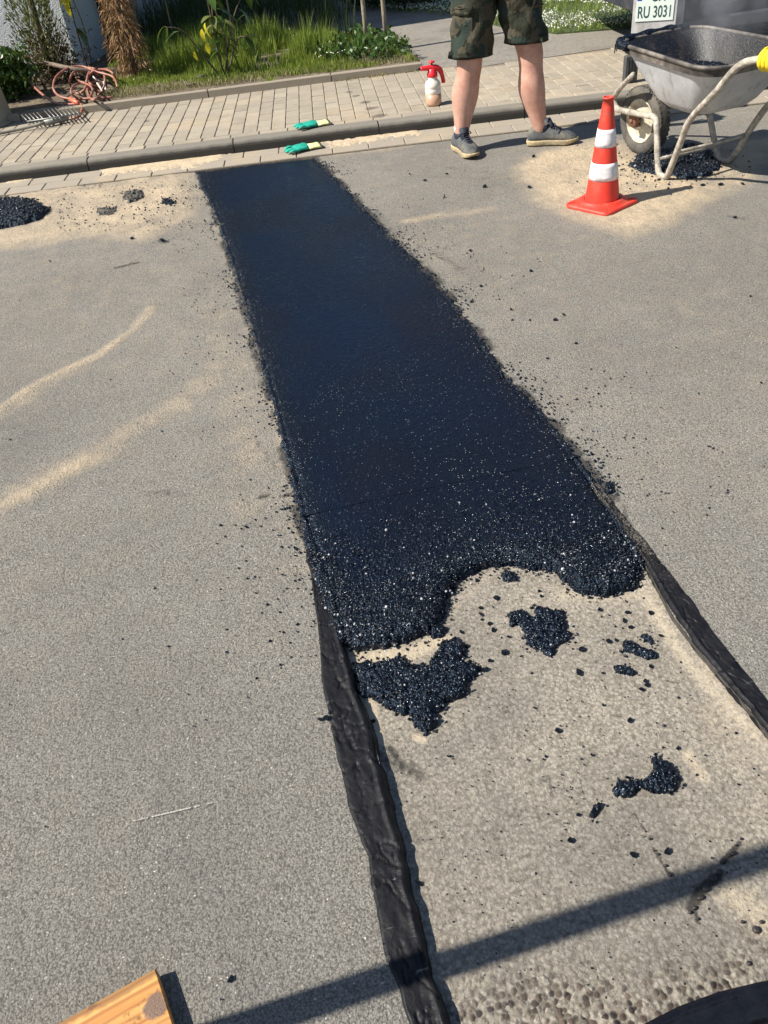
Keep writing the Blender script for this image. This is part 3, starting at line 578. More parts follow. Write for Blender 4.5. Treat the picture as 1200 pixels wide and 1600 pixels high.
for k_, (a_, b_, s_) in enumerate([(1085, 1418, 7), (1078, 1425, 5), (1095, 1402, 10), (1103, 1388, 12), (1114, 1371, 15), (1125, 1362, 9), (1132, 1345, 7), (1140, 1336, 6), (1146, 1333, 9), (1158, 1310, 5), (1150, 1320, 3), (1090, 1435, 4), (1136, 1363, 3), (1015, 1310, 4), (1022, 1328, 3), (1028, 1334, 4), (1040, 1352, 5), (1047, 1366, 6), (1112, 1340, 3), (1160, 1440, 5), (1182, 1452, 10), (1170, 1505, 7), (1190, 1440, 7)]):
    p = G(a_, b_, TD+.0045); R3 = random.Random(k_); rr3 = s_*.00058
    td.lathe([(rr3*R3.uniform(.85, 1.1), -.002), (rr3*.95, .0012), (rr3*.5, .0022)], 11, p, None, R3.uniform(.8, 1.25), R3.uniform(.7, 1.2))
tag(td.build('tar_drops', simple('dried_tar', (.030, .024, .024), .55, .3, 200, .3, .002)), 'line of dark tar drops on the trench floor crossing the pole shadow', 'tar drops', kind='stuff')
# chalk mark on the road
ck = MB(); c0 = G(208, 1283, .0035); c1 = G(332, 1254, .0035); dv = (c1-c0); nv = Vector((-dv.y, dv.x, 0)).normalized()
for i in range(26):
    a, b = i/26, (i+.86)/26; wd = .0012*(.5+.7*math.sin(a*PI)+.5*random.Random(i).random())
    if random.Random(i+9).random() < .12: continue
    ck.add([c0+dv*a-nv*wd, c0+dv*b-nv*wd, c0+dv*b+nv*wd, c0+dv*a+nv*wd], [(0, 1, 2, 3)])
tag(ck.build('chalk_mark', simple('chalk', (.40, .38, .34), .95, .3, 300, 0)), 'short thin pale scratch line on the grey road', 'chalk mark')

# ---------------------------------------------------------------- gutter, kerb, pavement
KH = .085
def piece_mesh(name, lx, ly, lz, bev, mat, top_r=None):
    b = MB(); b.box((0, 0, -lz/2), (lx, ly, lz), bev=bev); me = b.mesh(name); me.materials.append(mat); return me
gut = MB(); S0, S1 = s_at(-7.5), s_at(7.5)
def ribbon(name, o0, o1, z, mat, s0=S0, s1=S1, step=.15, kind='structure', drop=.1):
    n = int((s1-s0)/step); V = []; F = []
    for i in range(n+1):
        s = s0+(s1-s0)*i/n; a, _ = kp(s, o0, z); b, _ = kp(s, o1, z)
        V += [(a.x, a.y, z-drop), (a.x, a.y, z), (b.x, b.y, z), (b.x, b.y, z-drop)]
    for i in range(n):
        q = i*4
        for k in range(3): F.append((q+k, q+4+k, q+5+k, q+k+1))
    o = fast_mesh(name, np.array(V), np.array(F), mat, None, False); return tag(o, kind=kind)
gutter = ribbon('gutter', -.300, 0, .006, M['joint'], drop=.05)
rr = random.Random(3)
gm = piece_mesh('gutter_slab', .236, .144, .05, .004, M['gutter'])
for row in range(2):
    s = s_at(-1.9)+row*.12
    while s < s_at(4.4):
        p, a = kp(s, -.224+row*.150, .013+rr.uniform(-.0015, .0015)); o = link('gutter_slab', gm, None, gutter, False); o.location = p; o.rotation_euler = (rr.uniform(-.006, .006), 0, a); s += .2415
kerb = ribbon('kerb', 0.02, .115, KH-.02, M['joint'], drop=.12)
# kerb stone with a rounded front
prof = [(0.0, -.1), (.003, .050), (.009, .067), (.022, .079), (.040, KH), (.118, KH+.001), (.120, -.1)]
b = MB(); kl = .993
b.rings([[Vector((x, y, z)) for y, z in prof] for x in (-kl/2, -kl/2+.004, kl/2-.004, kl/2)])
v = np.array(b.v); v[:7, 1:] = v[:7, 1:]*.97; v[-7:, 1:] = v[-7:, 1:]*.97; b.v = [tuple(q) for q in v]
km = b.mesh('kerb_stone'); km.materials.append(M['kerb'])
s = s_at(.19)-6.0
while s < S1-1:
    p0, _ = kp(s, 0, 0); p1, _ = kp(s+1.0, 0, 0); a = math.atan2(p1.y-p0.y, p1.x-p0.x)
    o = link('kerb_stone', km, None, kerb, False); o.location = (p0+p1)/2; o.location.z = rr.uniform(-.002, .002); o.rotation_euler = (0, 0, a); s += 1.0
PT = KH-.002
EDL = [tuple(G(q[0], q[1], PT))[:2] for q in [(-250, 222), (-150, 209), (30, 187), (196, 167), (310, 151), (510, 125), (662, 105), (760, 102), (860, 88), (970, 72), (1200, 42), (1500, 5)]]
pave = ribbon('pavement', .118, 1.75, PT-.007, M['joint'], drop=.15)
pm = piece_mesh('paver', .0958, .1865, .045, .0035, M['paver']); pmh = piece_mesh('paver', .0965, .0965, .045, .004, M['paver']); pmb = piece_mesh('paver', .1940, .0960, .045, .004, M['paver'])
cand = []; PA = -.14; cA, sA = math.cos(PA), math.sin(PA); ed_l = [px_y for px_y in EDL]
def kerb_y(x): return float(np.interp(x, KPa[:, 0], KPa[:, 1]))
u = -5.6; ci = 0
while u < 7.4:
    # column line through (u, .) along the normal of the fixed paving direction
    x0_ = u; 
    v0 = 0.0
    for _ in range(12):
        X_ = 1.0*cA*0+u*cA-v0*sA; Y_ = 6.125+u*sA+v0*cA; v0 += (kerb_y(X_)+.118+.104+.004*math.sin(u*9)-Y_)*.9
    off = v0+(.0 if ci % 2 else .1); first = True
    if ci % 2 == 0: cand.append((Vector((u*cA-(v0+.049)*sA, 6.125+u*sA+(v0+.049)*cA, PT)), PA, pmh))
    for r_ in range(12):
        vc = off+.1; X_ = u*cA-vc*sA; Y_ = 6.125+u*sA+vc*cA; lim = float(np.interp(X_, [q[0] for q in ed_l], [q[1] for q in ed_l]))
        if Y_+.06 > lim-.02:
            vc = off+.049; Y_ = 6.125+u*sA+vc*cA
            if Y_+.045 < lim: cand.append((Vector((u*cA-vc*sA, Y_, PT)), PA, pmh))
            break
        cand.append((Vector((X_, Y_, PT)), PA, pm)); off += .2
    u += .1; ci += 1
s = s_at(-5.5)
while s < s_at(7.2): p_, a_ = kp(s, .118+.0505, PT); cand.append((p_, a_, pmb)); s += .2
L = []
for p, a, me in cand:
    v_ = p-Vector((0, 0, CH)); z_ = v_.dot(FW); px_ = 600+FPX*v_.dot(RT)/z_; py_ = 800-FPX*v_.dot(UP)/z_
    vis = -20 < px_ < 1220 and -20 < py_ < 1620 and not (860 < px_ and px_ > 985 and py_ > 60)
    L.append((0 if vis else 1, v_.length, p, a, me))
L.sort(key=lambda t: t[:2]); rest = MB()
for i, (vis, dist, p, a, me) in enumerate(L):
    dz = rr.uniform(-.0012, .0012); tx, ty = rr.uniform(-.006, .006), rr.uniform(-.006, .006); da = rr.uniform(-.006, .006)
    if i < 299:
        o = link('paver', me, None, pave, False); o.location = p+Vector((0, 0, dz)); o.rotation_euler = (tx, ty, a+da)
    else:
        R = Euler((tx, ty, a+da)).to_matrix(); rest.add([R @ Vector(q.co)+p+Vector((0, 0, dz)) for q in me.vertices], [tuple(f.vertices) for f in me.polygons])
tag(rest.build('pavers_rest', M['paver'], pave, False), kind='stuff').name = 'paver_field'
# sand drifts lying on gutter
def drift(px, h, label, z0, seed, res=.008):
    poly = gp(px, z0); X = [p.x for p in poly]; Y = [p.y for p in poly]
    o = asphalt_sheet('sand', poly, z0-.002, h, res, min(X)-.06, max(X)+.06, min(Y)-.06, max(Y)+.06, .02, .0015, M['sand'], None, .14, .07, seed); return tag(o, label, 'sand', kind='stuff')
M['sand'] = simple('loose_sand', SAND, .95, .35, 160, .8, .004, dirt=(.33, .26, .17), dirtsc=12)
drift([(150, 262), (225, 250), (300, 243), (350, 236), (352, 246), (300, 262), (225, 268), (160, 276)], .006, 'loose pale sand drifted in the gutter left of the strip', .012, 1)
drift([(500, 222), (600, 208), (655, 202), (660, 211), (600, 218), (520, 230)], .007, 'loose pale sand in the gutter by the kerb', .012, 2)
drift([(0, 284), (40, 276), (44, 281), (5, 292)], .006, 'reddish sand grains swept against the left kerb', .012, 3)

# bed edging -----------------------------------------------------------------
ET = KH+.055
ea, eb = G(-150, 202, ET), G(663, 97, ET)
em = [G(q[0], q[1], ET) for q in [(-150, 200), (30, 178), (196, 158), (310, 143), (510, 117), (662, 98)]]
edging = thing('bed_edging', 'row of pale concrete edging stones between grass bed and paving', 'edging', (0, 0, 0))
ej = [(-150, 200), (30, 178), (324, 141), (517, 116), (660, 98)]
for (a, b_) in zip(ej[:-1], ej[1:]):
    p, q = G(*a, ET), G(*b_, ET); d = (q-p); L_ = d.length; c = (p+q)/2; nrm = Vector((-d.y, d.x, 0)).normalized()
    bb = MB(); bb.box(c+nrm*.03+Vector((0, 0, -.10)), (L_-.008, .06, .20), math.atan2(d.y, d.x), .006); bb.build('edging_stone', M['edging'], edging, False)
# ---------------------------------------------------------------- garden, path, house
GZ = KH+.03
def bed_edge(x): return np.interp(x, [-6, ea.x, eb.x, 2.2, 8], [8.6, ea.y+.05, eb.y+.05, eb.y+.1, eb.y-1.0])
bed_poly = [(-9, 9.3), (ea.x, ea.y+.06), (-.2, 7.1)]; 
def poly_sheet(name, poly, z, mat, kind='structure', th=.12):
    b = MB(); n = len(poly); V = [(x, y, z-th) for x, y in poly]+[(x, y, z) for x, y in poly]
    b.add(V, [tuple(range(n, 2*n))]+[(i, (i+1) % n, n+(i+1) % n, n+i) for i in range(n)]); o = b.build(name, mat, None, False); return tag(o, kind=kind)
E2 = [(p.x, p.y+.06) for p in em]
bedR = [G(640, 85, GZ), G(612, 64, GZ), G(560, 52, GZ), G(470, 40, GZ), G(330, 10, GZ)]
soil = poly_sheet('garden_bed', [(-12, 9.5)]+E2+[(p.x, p.y) for p in bedR]+[(-.5, 30), (-12, 30)], GZ, M['soil'])
pth = poly_sheet('garden_path', [EDL[6], EDL[7], EDL[8], EDL[9], EDL[10], EDL[11], (16, 10), (16, 30), (-3, 30), (-1, 11), tuple(G(600, 60, KH))[:2], tuple(G(655, 90, KH))[:2]], KH-.004, M['path'])
def px(p): return (p.x, p.y)
lawn_poly = [px(G(a, b_, KH)) for a, b_ in [(700, -6), (864, 47), (985, 38), (1100, 30), (1400, 0)]]+[(12, 11), (12, 30), (2.6, 30)]
lawn = poly_sheet('lawn', [px(G(705, 20, KH)), px(G(790, 44, KH)), px(G(870, 53, KH)), px(G(985, 44, KH)), px(G(1200, 30, KH)), (12, 9), (12, 28), (2.0, 28)], KH+.01, simple('lawn_soil', (.05, .075, .018), .95, .4, 20, .6, .02))

# vegetation engine
def leaves(P, size, elong=1.8, up=0.0, rs=rs, dirs=None, fold=True):
    """two-triangle leaves at points P (n,3)"""
    n = len(P); size = np.broadcast_to(size, (n,))
    if dirs is None:
        d = rs.normal(size=(n, 3)); d[:, 2] += up
    else: d = dirs+rs.normal(scale=.25, size=(n, 3))
    d /= np.linalg.norm(d, axis=1)[:, None]
    q = np.cross(d, rs.normal(size=(n, 3))); q /= np.linalg.norm(q, axis=1)[:, None]+1e-9
    a = P; c = P+d*size[:, None]; m_ = P+d*(size*.45)[:, None]; wv = q*(size/elong/2)[:, None]
    nn = np.cross(d, q)*(size*.06)[:, None]
    V = np.stack([a, m_-wv+nn, c, m_+wv+nn], 1).reshape(-1, 3); i = np.arange(n)*4
    return V, np.stack([i, i+1, i+2, i+3], 1)
def blades(P, h, wd, lean=.35, rs=rs):
    n = len(P); th = rs.uniform(0, 2*PI, n); ld = np.stack([np.cos(th), np.sin(th), 0*th], 1)*(h*lean*rs.uniform(.1, 1.3, n))[:, None]
    th2 = rs.uniform(0, 2*PI, n); wv = np.stack([np.cos(th2), np.sin(th2), 0*th2], 1)*(wd/2)[:, None]
    up = np.zeros((n, 3)); up[:, 2] = h
    mid = P+up*.55+ld*.35; tip = P+up+ld
    V = np.stack([P-wv, P+wv, mid+wv*.8, mid-wv*.8, tip], 1).reshape(-1, 3); i = np.arange(n)*5
    F = np.concatenate([np.stack([i, i+1, i+2], 1), np.stack([i, i+2, i+3], 1), np.stack([i+3, i+2, i+4], 1)])
    return V, F
def rpoly(poly, n, rs=rs):
    P = np.array(poly); lo, hi = P.min(0), P.max(0); out = np.zeros((0, 2))
    while len(out) < n:
        q = rs.uniform(lo, hi, (n*2, 2)); d = pdist(q[:, 0], q[:, 1], poly); out = np.concatenate([out, q[d > 0]])
    return out[:n]
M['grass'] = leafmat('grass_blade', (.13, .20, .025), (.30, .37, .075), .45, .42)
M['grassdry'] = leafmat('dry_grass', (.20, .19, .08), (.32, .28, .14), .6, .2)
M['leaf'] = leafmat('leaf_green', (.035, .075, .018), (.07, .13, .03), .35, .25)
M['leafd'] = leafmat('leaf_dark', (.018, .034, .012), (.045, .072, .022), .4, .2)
M['thuja'] = leafmat('thuja_scale', (.07, .105, .02), (.17, .18, .05), .6, .15)
M['dead'] = leafmat('dead_thuja', (.16, .085, .045), (.36, .215, .095), .7, .15)
M['yellow'] = leafmat('yellow_leaf', (.62, .55, .03), (.75, .66, .05), .4, .4)
M['bark'] = simple('bark', (.10, .075, .05), .9, .4, 50, .8, .006)
M['cane'] = simple('bamboo', (.24, .19, .10), .6, .25, 30, .3, .003)
M['petal'] = leafmat('white_petal', (.62, .62, .52), (.82, .82, .74), .6, .3)
gpoly = [px(G(a, b_, GZ)) for a, b_ in [(185, 142), (240, 132), (330, 132), (400, 122), (470, 118), (560, 108), (655, 95), (640, 85), (600, 70), (560, 60), (430, 50), (300, 62), (180, 85), (160, 120)]]
q = rpoly(gpoly, 26000); dn = fbm(q[:, 0], q[:, 1], .35, 1); q = q[dn > .43]
dfront = pdist(q[:, 0], q[:, 1], gpoly); n = len(q); P = np.column_stack([q, np.full(n, GZ)])
h = (.03+.24*np.clip(dfront/.6, 0, 1)*np.clip(fbm(q[:, 0], q[:, 1], .22, 2)-.2, 0, 1)*1.9)*rs.uniform(.5, 1.3, n)
V, F = blades(P, h, rs.uniform(.004, .009, n)); tag(fast_mesh('grass', V, F, M['grass']), 'bright sunlit grass growing in the bed behind the edging', 'grass', kind='stuff')
fp = [px(G(a, b_, GZ)) for a, b_ in [(150, 158), (320, 137), (500, 113), (655, 95), (640, 88), (480, 108), (330, 126), (170, 142)]]
q = rpoly(fp, 3500); n = len(q); V, F = blades(np.column_stack([q, np.full(n, GZ)]), rs.uniform(.01, .05, n), rs.uniform(.003, .007, n), .8)
tag(fast_mesh('dry_grass', V, F, M['grassdry']), 'dry straw and short dry grass along the edging stones', 'grass', kind='stuff')
tall = [px(G(a, b_, GZ)) for a, b_ in [(190, 90), (300, 66), (430, 52), (560, 60), (540, 30), (430, -30), (150, -60), (170, 50)]]
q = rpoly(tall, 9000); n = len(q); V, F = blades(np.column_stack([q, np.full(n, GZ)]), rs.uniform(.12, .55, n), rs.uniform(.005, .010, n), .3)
tag(fast_mesh('tall_grass', V, F, M['leafd']), 'tall grass in the shade of the house behind the sunlit grass', 'grass', kind='stuff')  # dark leaf colour chosen to deepen the shade on this grass
p = G(422, 134, PT); q = np.column_stack([rs.normal(p.x, .02, 60), rs.normal(p.y, .012, 60), np.full(60, PT)]); V, F = blades(q, rs.uniform(.03, .09, 60), rs.uniform(.006, .012, 60), .9)
tag(fast_mesh('weed_tuft', V, F, M['grass']), 'small green weed growing at the foot of the edging stones', 'weed')
eq = np.array([tuple(G(a_, b_, PT))[:2] for a_, b_ in [(520, 127), (560, 122), (600, 117), (655, 110)]]); kk = rs.randint(0, 3, 420); tt = rs.rand(420, 1); q = eq[kk]*(1-tt)+eq[kk+1]*tt+rs.normal(0, .025, (420, 2))
V, F = blades(np.column_stack([q, np.full(420, PT)]), rs.uniform(.006, .03, 420), rs.uniform(.003, .007, 420), 1.6); tag(fast_mesh('dry_litter', V, F, M['grassdry']), 'dry grass litter along the foot of the edging near the spray bottle', 'litter', kind='stuff')
# broad ground cover
q = rpoly([px(G(a, b_, GZ)) for a, b_ in [(480, 95), (560, 62), (610, 66), (645, 88), (600, 98), (520, 104)]], 1500); n = len(q)
P = np.column_stack([q, GZ+rs.uniform(.0, .13, n)]); V, F = leaves(P, rs.uniform(.03, .075, n), 1.9, .6); tag(fast_mesh('ground_cover', V, F, M['leaf']), 'leafy green weeds at the tip of the bed by the two posts', 'weeds', kind='stuff')
# small flowers in the bed
q = rpoly([px(G(a, b_, GZ)) for a, b_ in [(480, 105), (540, 95), (545, 100), (500, 112)]], 12); 
fl = MB()
for x, y in list(q)+list(rpoly(gpoly, 30)): fl.lathe([(.001, .10), (.010, .104), (.003, .108)], 6, (x, y, GZ))
tag(fl.build('daisies', M['petal']), 'small white daisies dotted through the sunlit grass', 'flowers', kind='stuff').name = 'daisy'
# lawn of white flowers
lp = [px(G(a, b_, KH)) for a, b_ in [(720, 28), (790, 44), (870, 53), (985, 44), (1080, 36), (1080, -60), (700, -120), (560, -80), (500, -20), (540, 10), (620, 20)]]
q = rpoly(lp, 26000); n = len(q); V, F = blades(np.column_stack([q, np.full(n, KH+.008)]), rs.uniform(.02, .07, n), rs.uniform(.006, .012, n), .5)
tag(fast_mesh('lawn_grass', V, F, M['grass']), 'short green lawn behind the paved path', 'grass', kind='stuff')
q = rpoly(lp, 70000); q = q[fbm(q[:, 0], q[:, 1], .5, 3) > .36]; n = len(q); P = np.column_stack([q, KH+.04+rs.uniform(0, .035, n)])
dd = np.tile(np.array([[0, 0, .2]]), (n, 1)); Va, Fa = leaves(P, rs.uniform(.011, .020, n), 1.0, 0)
tag(fast_mesh('lawn_flowers', Va, Fa, M['petal']), 'carpet of tiny white flowers covering the lawn', 'flowers', kind='stuff')
# shaded shrub bed edge beyond path
def bush(name, label, cat, c, r, n, sz, mat, trunk=True, rseed=0, elong=1.7, parts=('foliage', 'stem')):
    rs_ = np.random.RandomState(rseed); t = thing(name, label, cat, c)
    d = rs_.normal(size=(n, 3)); d /= np.linalg.norm(d, axis=1)[:, None]; rad = rs_.uniform(.45, 1, n)**.6
    lump = 1+.28*np.sin(d[:, 0]*5+rseed)*np.sin(d[:, 1]*6+1)+.22*np.sin(d[:, 2]*9+rseed*2)
    P = d*(rad*lump)[:, None]*np.array(r)+np.array([0, 0, r[2]]); P = P[P[:, 2] > .01]
    V, F = leaves(P, rs_.uniform(.6, 1.3, len(P))*sz, elong, .3, rs_); fast_mesh(parts[0], V, F, mat, t, True)
    if trunk:
        b = MB()
        for k in range(5):
            a = rs_.uniform(0, 6.28); b.tube([(0, 0, 0), (r[0]*.3*math.cos(a), r[1]*.3*math.sin(a), r[2]*.8), (r[0]*.6*math.cos(a), r[1]*.6*math.sin(a), r[2]*1.4)], lambda t_: .012*(1-.6*t_), 5, 3)
        b.build(parts[1], M['bark'], t)
    return t
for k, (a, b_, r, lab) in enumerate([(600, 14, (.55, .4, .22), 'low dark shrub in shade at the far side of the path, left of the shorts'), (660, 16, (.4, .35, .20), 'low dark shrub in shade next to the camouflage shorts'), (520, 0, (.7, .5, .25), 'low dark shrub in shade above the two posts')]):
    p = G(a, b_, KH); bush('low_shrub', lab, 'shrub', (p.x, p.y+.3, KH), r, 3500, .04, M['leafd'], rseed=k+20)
# house -----------------------------------------------------------------------
M['stucco'] = simple('white_stucco', (.52, .55, .56), .9, .12, 35, 1.0, .012)
M['smoothwall'] = simple('smooth_grey_render', (.40, .42, .40), .85, .06, 12, .1, .002)
hc = G(124, 112, GZ); house = thing('house', 'pale stucco house with rough white front wall at top left', 'house', (hc.x, hc.y, 0), math.radians(-14))
W_, D_, H_ = 11.0, 8.0, 4.9
b = MB(); b.box((-W_/2, .15, GZ+H_/2-.1), (W_, .30, H_), 0); b.build('front_wall', M['stucco'], house, False)
b = MB(); b.box((-.16, D_/2+.302, GZ+H_/2-.1), (.30, D_, H_)); b.box((-W_+.15, D_/2+.302, GZ+H_/2-.1), (.30, D_, H_)); b.box((-W_/2, D_+.46, GZ+H_/2-.1), (W_, .3, H_)); b.build('side_wall', M['smoothwall'], house, False)
rf = MB(); z = GZ+H_-.1
rf.add([(-W_-.3, -.02, z), (.05, -.02, z), (.05, D_+.9, z), (-W_-.3, D_+.9, z), (-W_+2, D_/2, z+1.5), (-2.5, D_/2, z+1.5)], [(0, 1, 5, 4), (1, 2, 5), (2, 3, 4, 5), (3, 0, 4), (3, 2, 1, 0)])
rf.build('roof', simple('roof_tile', (.12, .05, .035), .8, .3, 10, .5, .02), house, False)
wf = MB(); wf.box((-3.4, -.012, 1.9), (1.3, .06, 1.2), bev=.01); fr_ = wf.build('window', simple('window_frame', (.7, .7, .68), .5, .05), house, False)
gl = MB(); gl.box((-3.7, -.05, 1.9), (.5, .02, 1.0)); gl.box((-3.1, -.05, 1.9), (.5, .02, 1.0)); m_gl, n_ = newmat('window_glass'); n_.set((.02, .025, .03), .06, .6); gl.build('pane', m_gl, fr_, False)
# dark blue waste bin beside the house corner
bp = G(160, 96, GZ); M['navy'] = simple('navy_plastic', (.012, .020, .045), .5, .2, 8, .1, .002)
bin_ = thing('waste_bin', 'dark blue waste bin in shade beside the house corner', 'waste bin', (bp.x+.05, bp.y+.9, GZ), -.35)
b = MB(); b.rings([[Vector((sx*w_, sy*w_, z)) for sx, sy in ((-1, -1), (1, -1), (1, 1), (-1, 1))] for w_, z in ((.22, .06), (.24, .3), (.29, .95))]); b.build('body', M['navy'], bin_, False)
b = MB(); b.box((0, 0, .985), (.64, .66, .06), bev=.02); b.box((0, -.30, .93), (.60, .03, .05), bev=.01); b.build('lid', M['navy'], bin_, False)
for sx in (-.2, .2):
    b = MB(); b.lathe([(.09, -.025), (.09, .025)], 16, (sx, .25, .09), Matrix.Rotation(PI/2, 3, 'Y')); b.build('wheel', simple('bin_wheel', (.02, .02, .02), .7), bin_, False)
# thujas
def thuja(label, base, H, R, mat, n, seed, droop=False, top=.15, cat='thuja'):
    rs_ = np.random.RandomState(seed); t = thing('thuja', label, cat, base)
    z = rs_.uniform(.03, 1, n); a = rs_.uniform(0, 2*PI, n); rr_ = R*(1-(1-top)*z**1.4)*np.sqrt(rs_.uniform(.1, 1, n))*(1+.3*np.sin(a*3+z*14+seed)+.15*np.sin(a*7+z*31))
    P = np.stack([rr_*np.cos(a), rr_*np.sin(a), z*H], 1)
    dr = np.stack([np.cos(a)*.5, np.sin(a)*.5, np.full(n, -.6 if droop else .9)], 1)
    V, F = leaves(P, rs_.uniform(.03, .08, n)*(1.15 if droop else .8), 9 if droop else 4.5, 0, rs_, dr); fast_mesh('crown', V, F, mat, t)
    b = MB(); b.tube([(0, 0, 0), (.02, .01, H*.5), (0, 0, H*.9)], lambda q_: .035*(1-.8*q_), 7, 4)
    for k in range(26):
        zz = rs_.uniform(.05, .85)*H; aa = rs_.uniform(0, 6.28); r1 = R*(1-.6*zz/H)
        b.tube([(0, 0, zz), (r1*.5*math.cos(aa), r1*.5*math.sin(aa), zz+.08), (r1*math.cos(aa), r1*math.sin(aa), zz+(.0 if droop else .25))], lambda q_: .007*(1-.7*q_), 4, 3)
    b.build('trunk', M['bark'], t); return t
tb = G(88, 128, GZ); thuja('half green half brown thuja in front of the white stucco wall', (tb.x-.02, tb.y, GZ), 2.6, .20, M['thuja'], 9000, 1, top=.45)
V, F = leaves(np.column_stack([rs.normal(tb.x+.02, .17, 1500), rs.normal(tb.y-.05, .12, 1500), GZ+abs(rs.normal(0, .22, 1500))]), .06, 4, .2)
tag(fast_mesh('twigs', V, F, leafmat('brown_twigs', (.05, .038, .022), (.12, .085, .05), .8, .1)), 'tangle of dry brown twigs at the foot of the green thuja', 'twigs', kind='stuff')
db = G(222, 124, GZ); thuja('dead rusty brown thuja standing in the grass bed', (db.x-.05, db.y, GZ), 2.3, .135, M['dead'], 9000, 2, True, .55)
# dark leafy shrub far left
lb = G(30, 160, GZ); bush('laurel_shrub', 'dark leafy shrub behind the red hose at far left', 'shrub', (lb.x-.10, lb.y+.22, GZ), (.26, .22, .20), 2000, .06, M['leaf'], rseed=4, elong=1.9)
lb = G(-60, 175, GZ); bush('laurel_shrub', 'dark leafy shrub behind the beige container at the left edge', 'shrub', (lb.x-.25, lb.y+.75, GZ), (.4, .3, .26), 2000, .07, M['leaf'], rseed=6, elong=1.9)
# saplings
def big_leaf(L_, W__, droop, seed):
    rs_ = random.Random(seed); b = MB(); n = 7; V = []
    for i in range(n+1):
        t_ = i/n; wv = W__*math.sin(PI*min(1, t_*.96+.02))**.8*(1-.25*t_)/1; x = L_*t_; z = -droop*t_*t_*L_
        V += [(x, -wv, z+.25*wv), (x, 0, z), (x, wv, z+.25*wv)]
    F = []
    for i in range(n): q_ = i*3; F += [(q_, q_+1, q_+4, q_+3), (q_+1, q_+2, q_+5, q_+4)]
    return b.add(V, F)
LM = []
for k in range(3): LM.append(big_leaf(.13, .034, .5+.3*k, k).mesh('leaf'))
def sapling(label, base, stems, leafs, canes=(), cat='sapling'):
    t = thing('sapling', label, cat, base)
    for st in stems:
        b = MB(); b.tube(st, lambda q_: .0085*(1-.6*q_), 6, 5); b.build('stem', M['bark'], t)
    for (p, az, el, sc_, col) in leafs:
        me = LM[int(abs(p[0]*100)) % 3].copy(); me.materials.clear(); me.materials.append(M[col]); o = link('leaf', me, None, t)
        o.location = p; o.rotation_euler = (0, -el, az); o.scale = (sc_,)*3
        if col == 'yellow': o['label'] = 'bright yellow leaf'
    return t
R_ = random.Random(4)
s1 = G(352, 122, GZ)
H1 = 1.35; st = [[(0, 0, 0), (-.02, 0, .3), (.03, .02, .8), (.04, 0, H1)], [(.03, 0, 0), (.06, .0, .35), (-.02, .02, .7), (-.03, 0, 1.2)], [(0, .02, 0), (.1, 0, .3), (.2, 0, .5), (.3, 0, .62)], [(-.03, 0, 0), (-.15, 0, .2), (-.28, 0, .4), (-.42, -.02, .45)], [(.02, 0, 0), (.16, -.05, .28), (.26, -.1, .3)]]
lf = []
for k in range(26):
    stt = st[k % 2]; t_ = .25+.75*R_.random(); pp = smooth_path(stt, 8)[int(t_*23)]; lf.append((tuple(pp), R_.uniform(0, 6.28), R_.uniform(-.5, .6), R_.uniform(.7, 1.15), 'leaf' if R_.random() < .75 else 'thuja'))
for (x, z, az) in ((.3, .62, 0), (.3, .6, 1.2), (.22, .5, -.4), (.28, .45, 3), (-.42, .45, 3), (-.40, .44, 2.2), (-.3, .4, 3.4), (.16, .42, .2), (.26, .3, 0), (.22, .3, -.8)): lf.append(((x, 0, z), az, R_.uniform(-.6, .1), 1.1, 'leaf'))
for (x, y, z, az, el, sc_) in ((-.12, -.06, .40, 4.2, -1.3, .75), (-.10, -.08, .30, 4.6, -1.45, .7), (-.22, -.1, .25, 4.4, -1.4, .5), (-.08, -.05, .44, 3.6, -1.0, .7)): lf.append(((x, y, z), az, el, sc_, 'yellow'))
sapling('young sapling with green leaves and three bright yellow leaves in the sunlit grass', (s1.x, s1.y, GZ), st, lf)
s2 = G(140, 118, GZ); st = [[(0, 0, 0), (0, .01, .4), (.01, 0, .9), (.03, 0, 1.3)], [(.04, 0, 0), (.07, 0, .4), (.03, 0, .7)]]
lf = [(tuple(smooth_path(st[0], 8)[int((.35+.6*R_.random())*23)]), R_.uniform(0, 6.28), R_.uniform(-.9, .3), R_.uniform(.8, 1.2), R_.choice(['leaf', 'leaf', 'thuja', 'yellow'])) for _ in range(16)]
sapling('thin sapling with a few yellowing leaves in front of the house corner', (s2.x, s2.y, GZ), st, lf)
for (a, b_, dx, lab) in ((345, 105, -.03, 'thin bamboo cane left of the sapling stems'), (372, 100, .02, 'thin bamboo cane right of the sapling stems'), (275, 78, .02, 'thin dry stalk standing in the tall grass')):
    p = G(a, b_, GZ); bb = MB(); bb.tube([p, p+Vector((dx*.3, 0, .9)), p+Vector((dx, 0, 1.8))], .007, 6, 3); tag(bb.build('garden_cane', M['cane']), lab, 'cane')
for (a, b_, lab) in ((574, 78, 'left of the two slim wooden posts at the tip of the bed'), (604, 74, 'right of the two slim wooden posts at the tip of the bed')):
    p = G(a, b_, GZ); bb = MB(); bb.tube([p, p+Vector((.0, 0, .9)), p+Vector((.0, 0, 1.9))], .020, 8, 3); bb.lathe([(.0215, .55), (.0225, .58), (.0215, .61)], 8, p); tag(bb.build('wooden_post', simple('grey_post', (.26, .22, .16), .8, .3, 30, .5, .004)), lab, 'post')
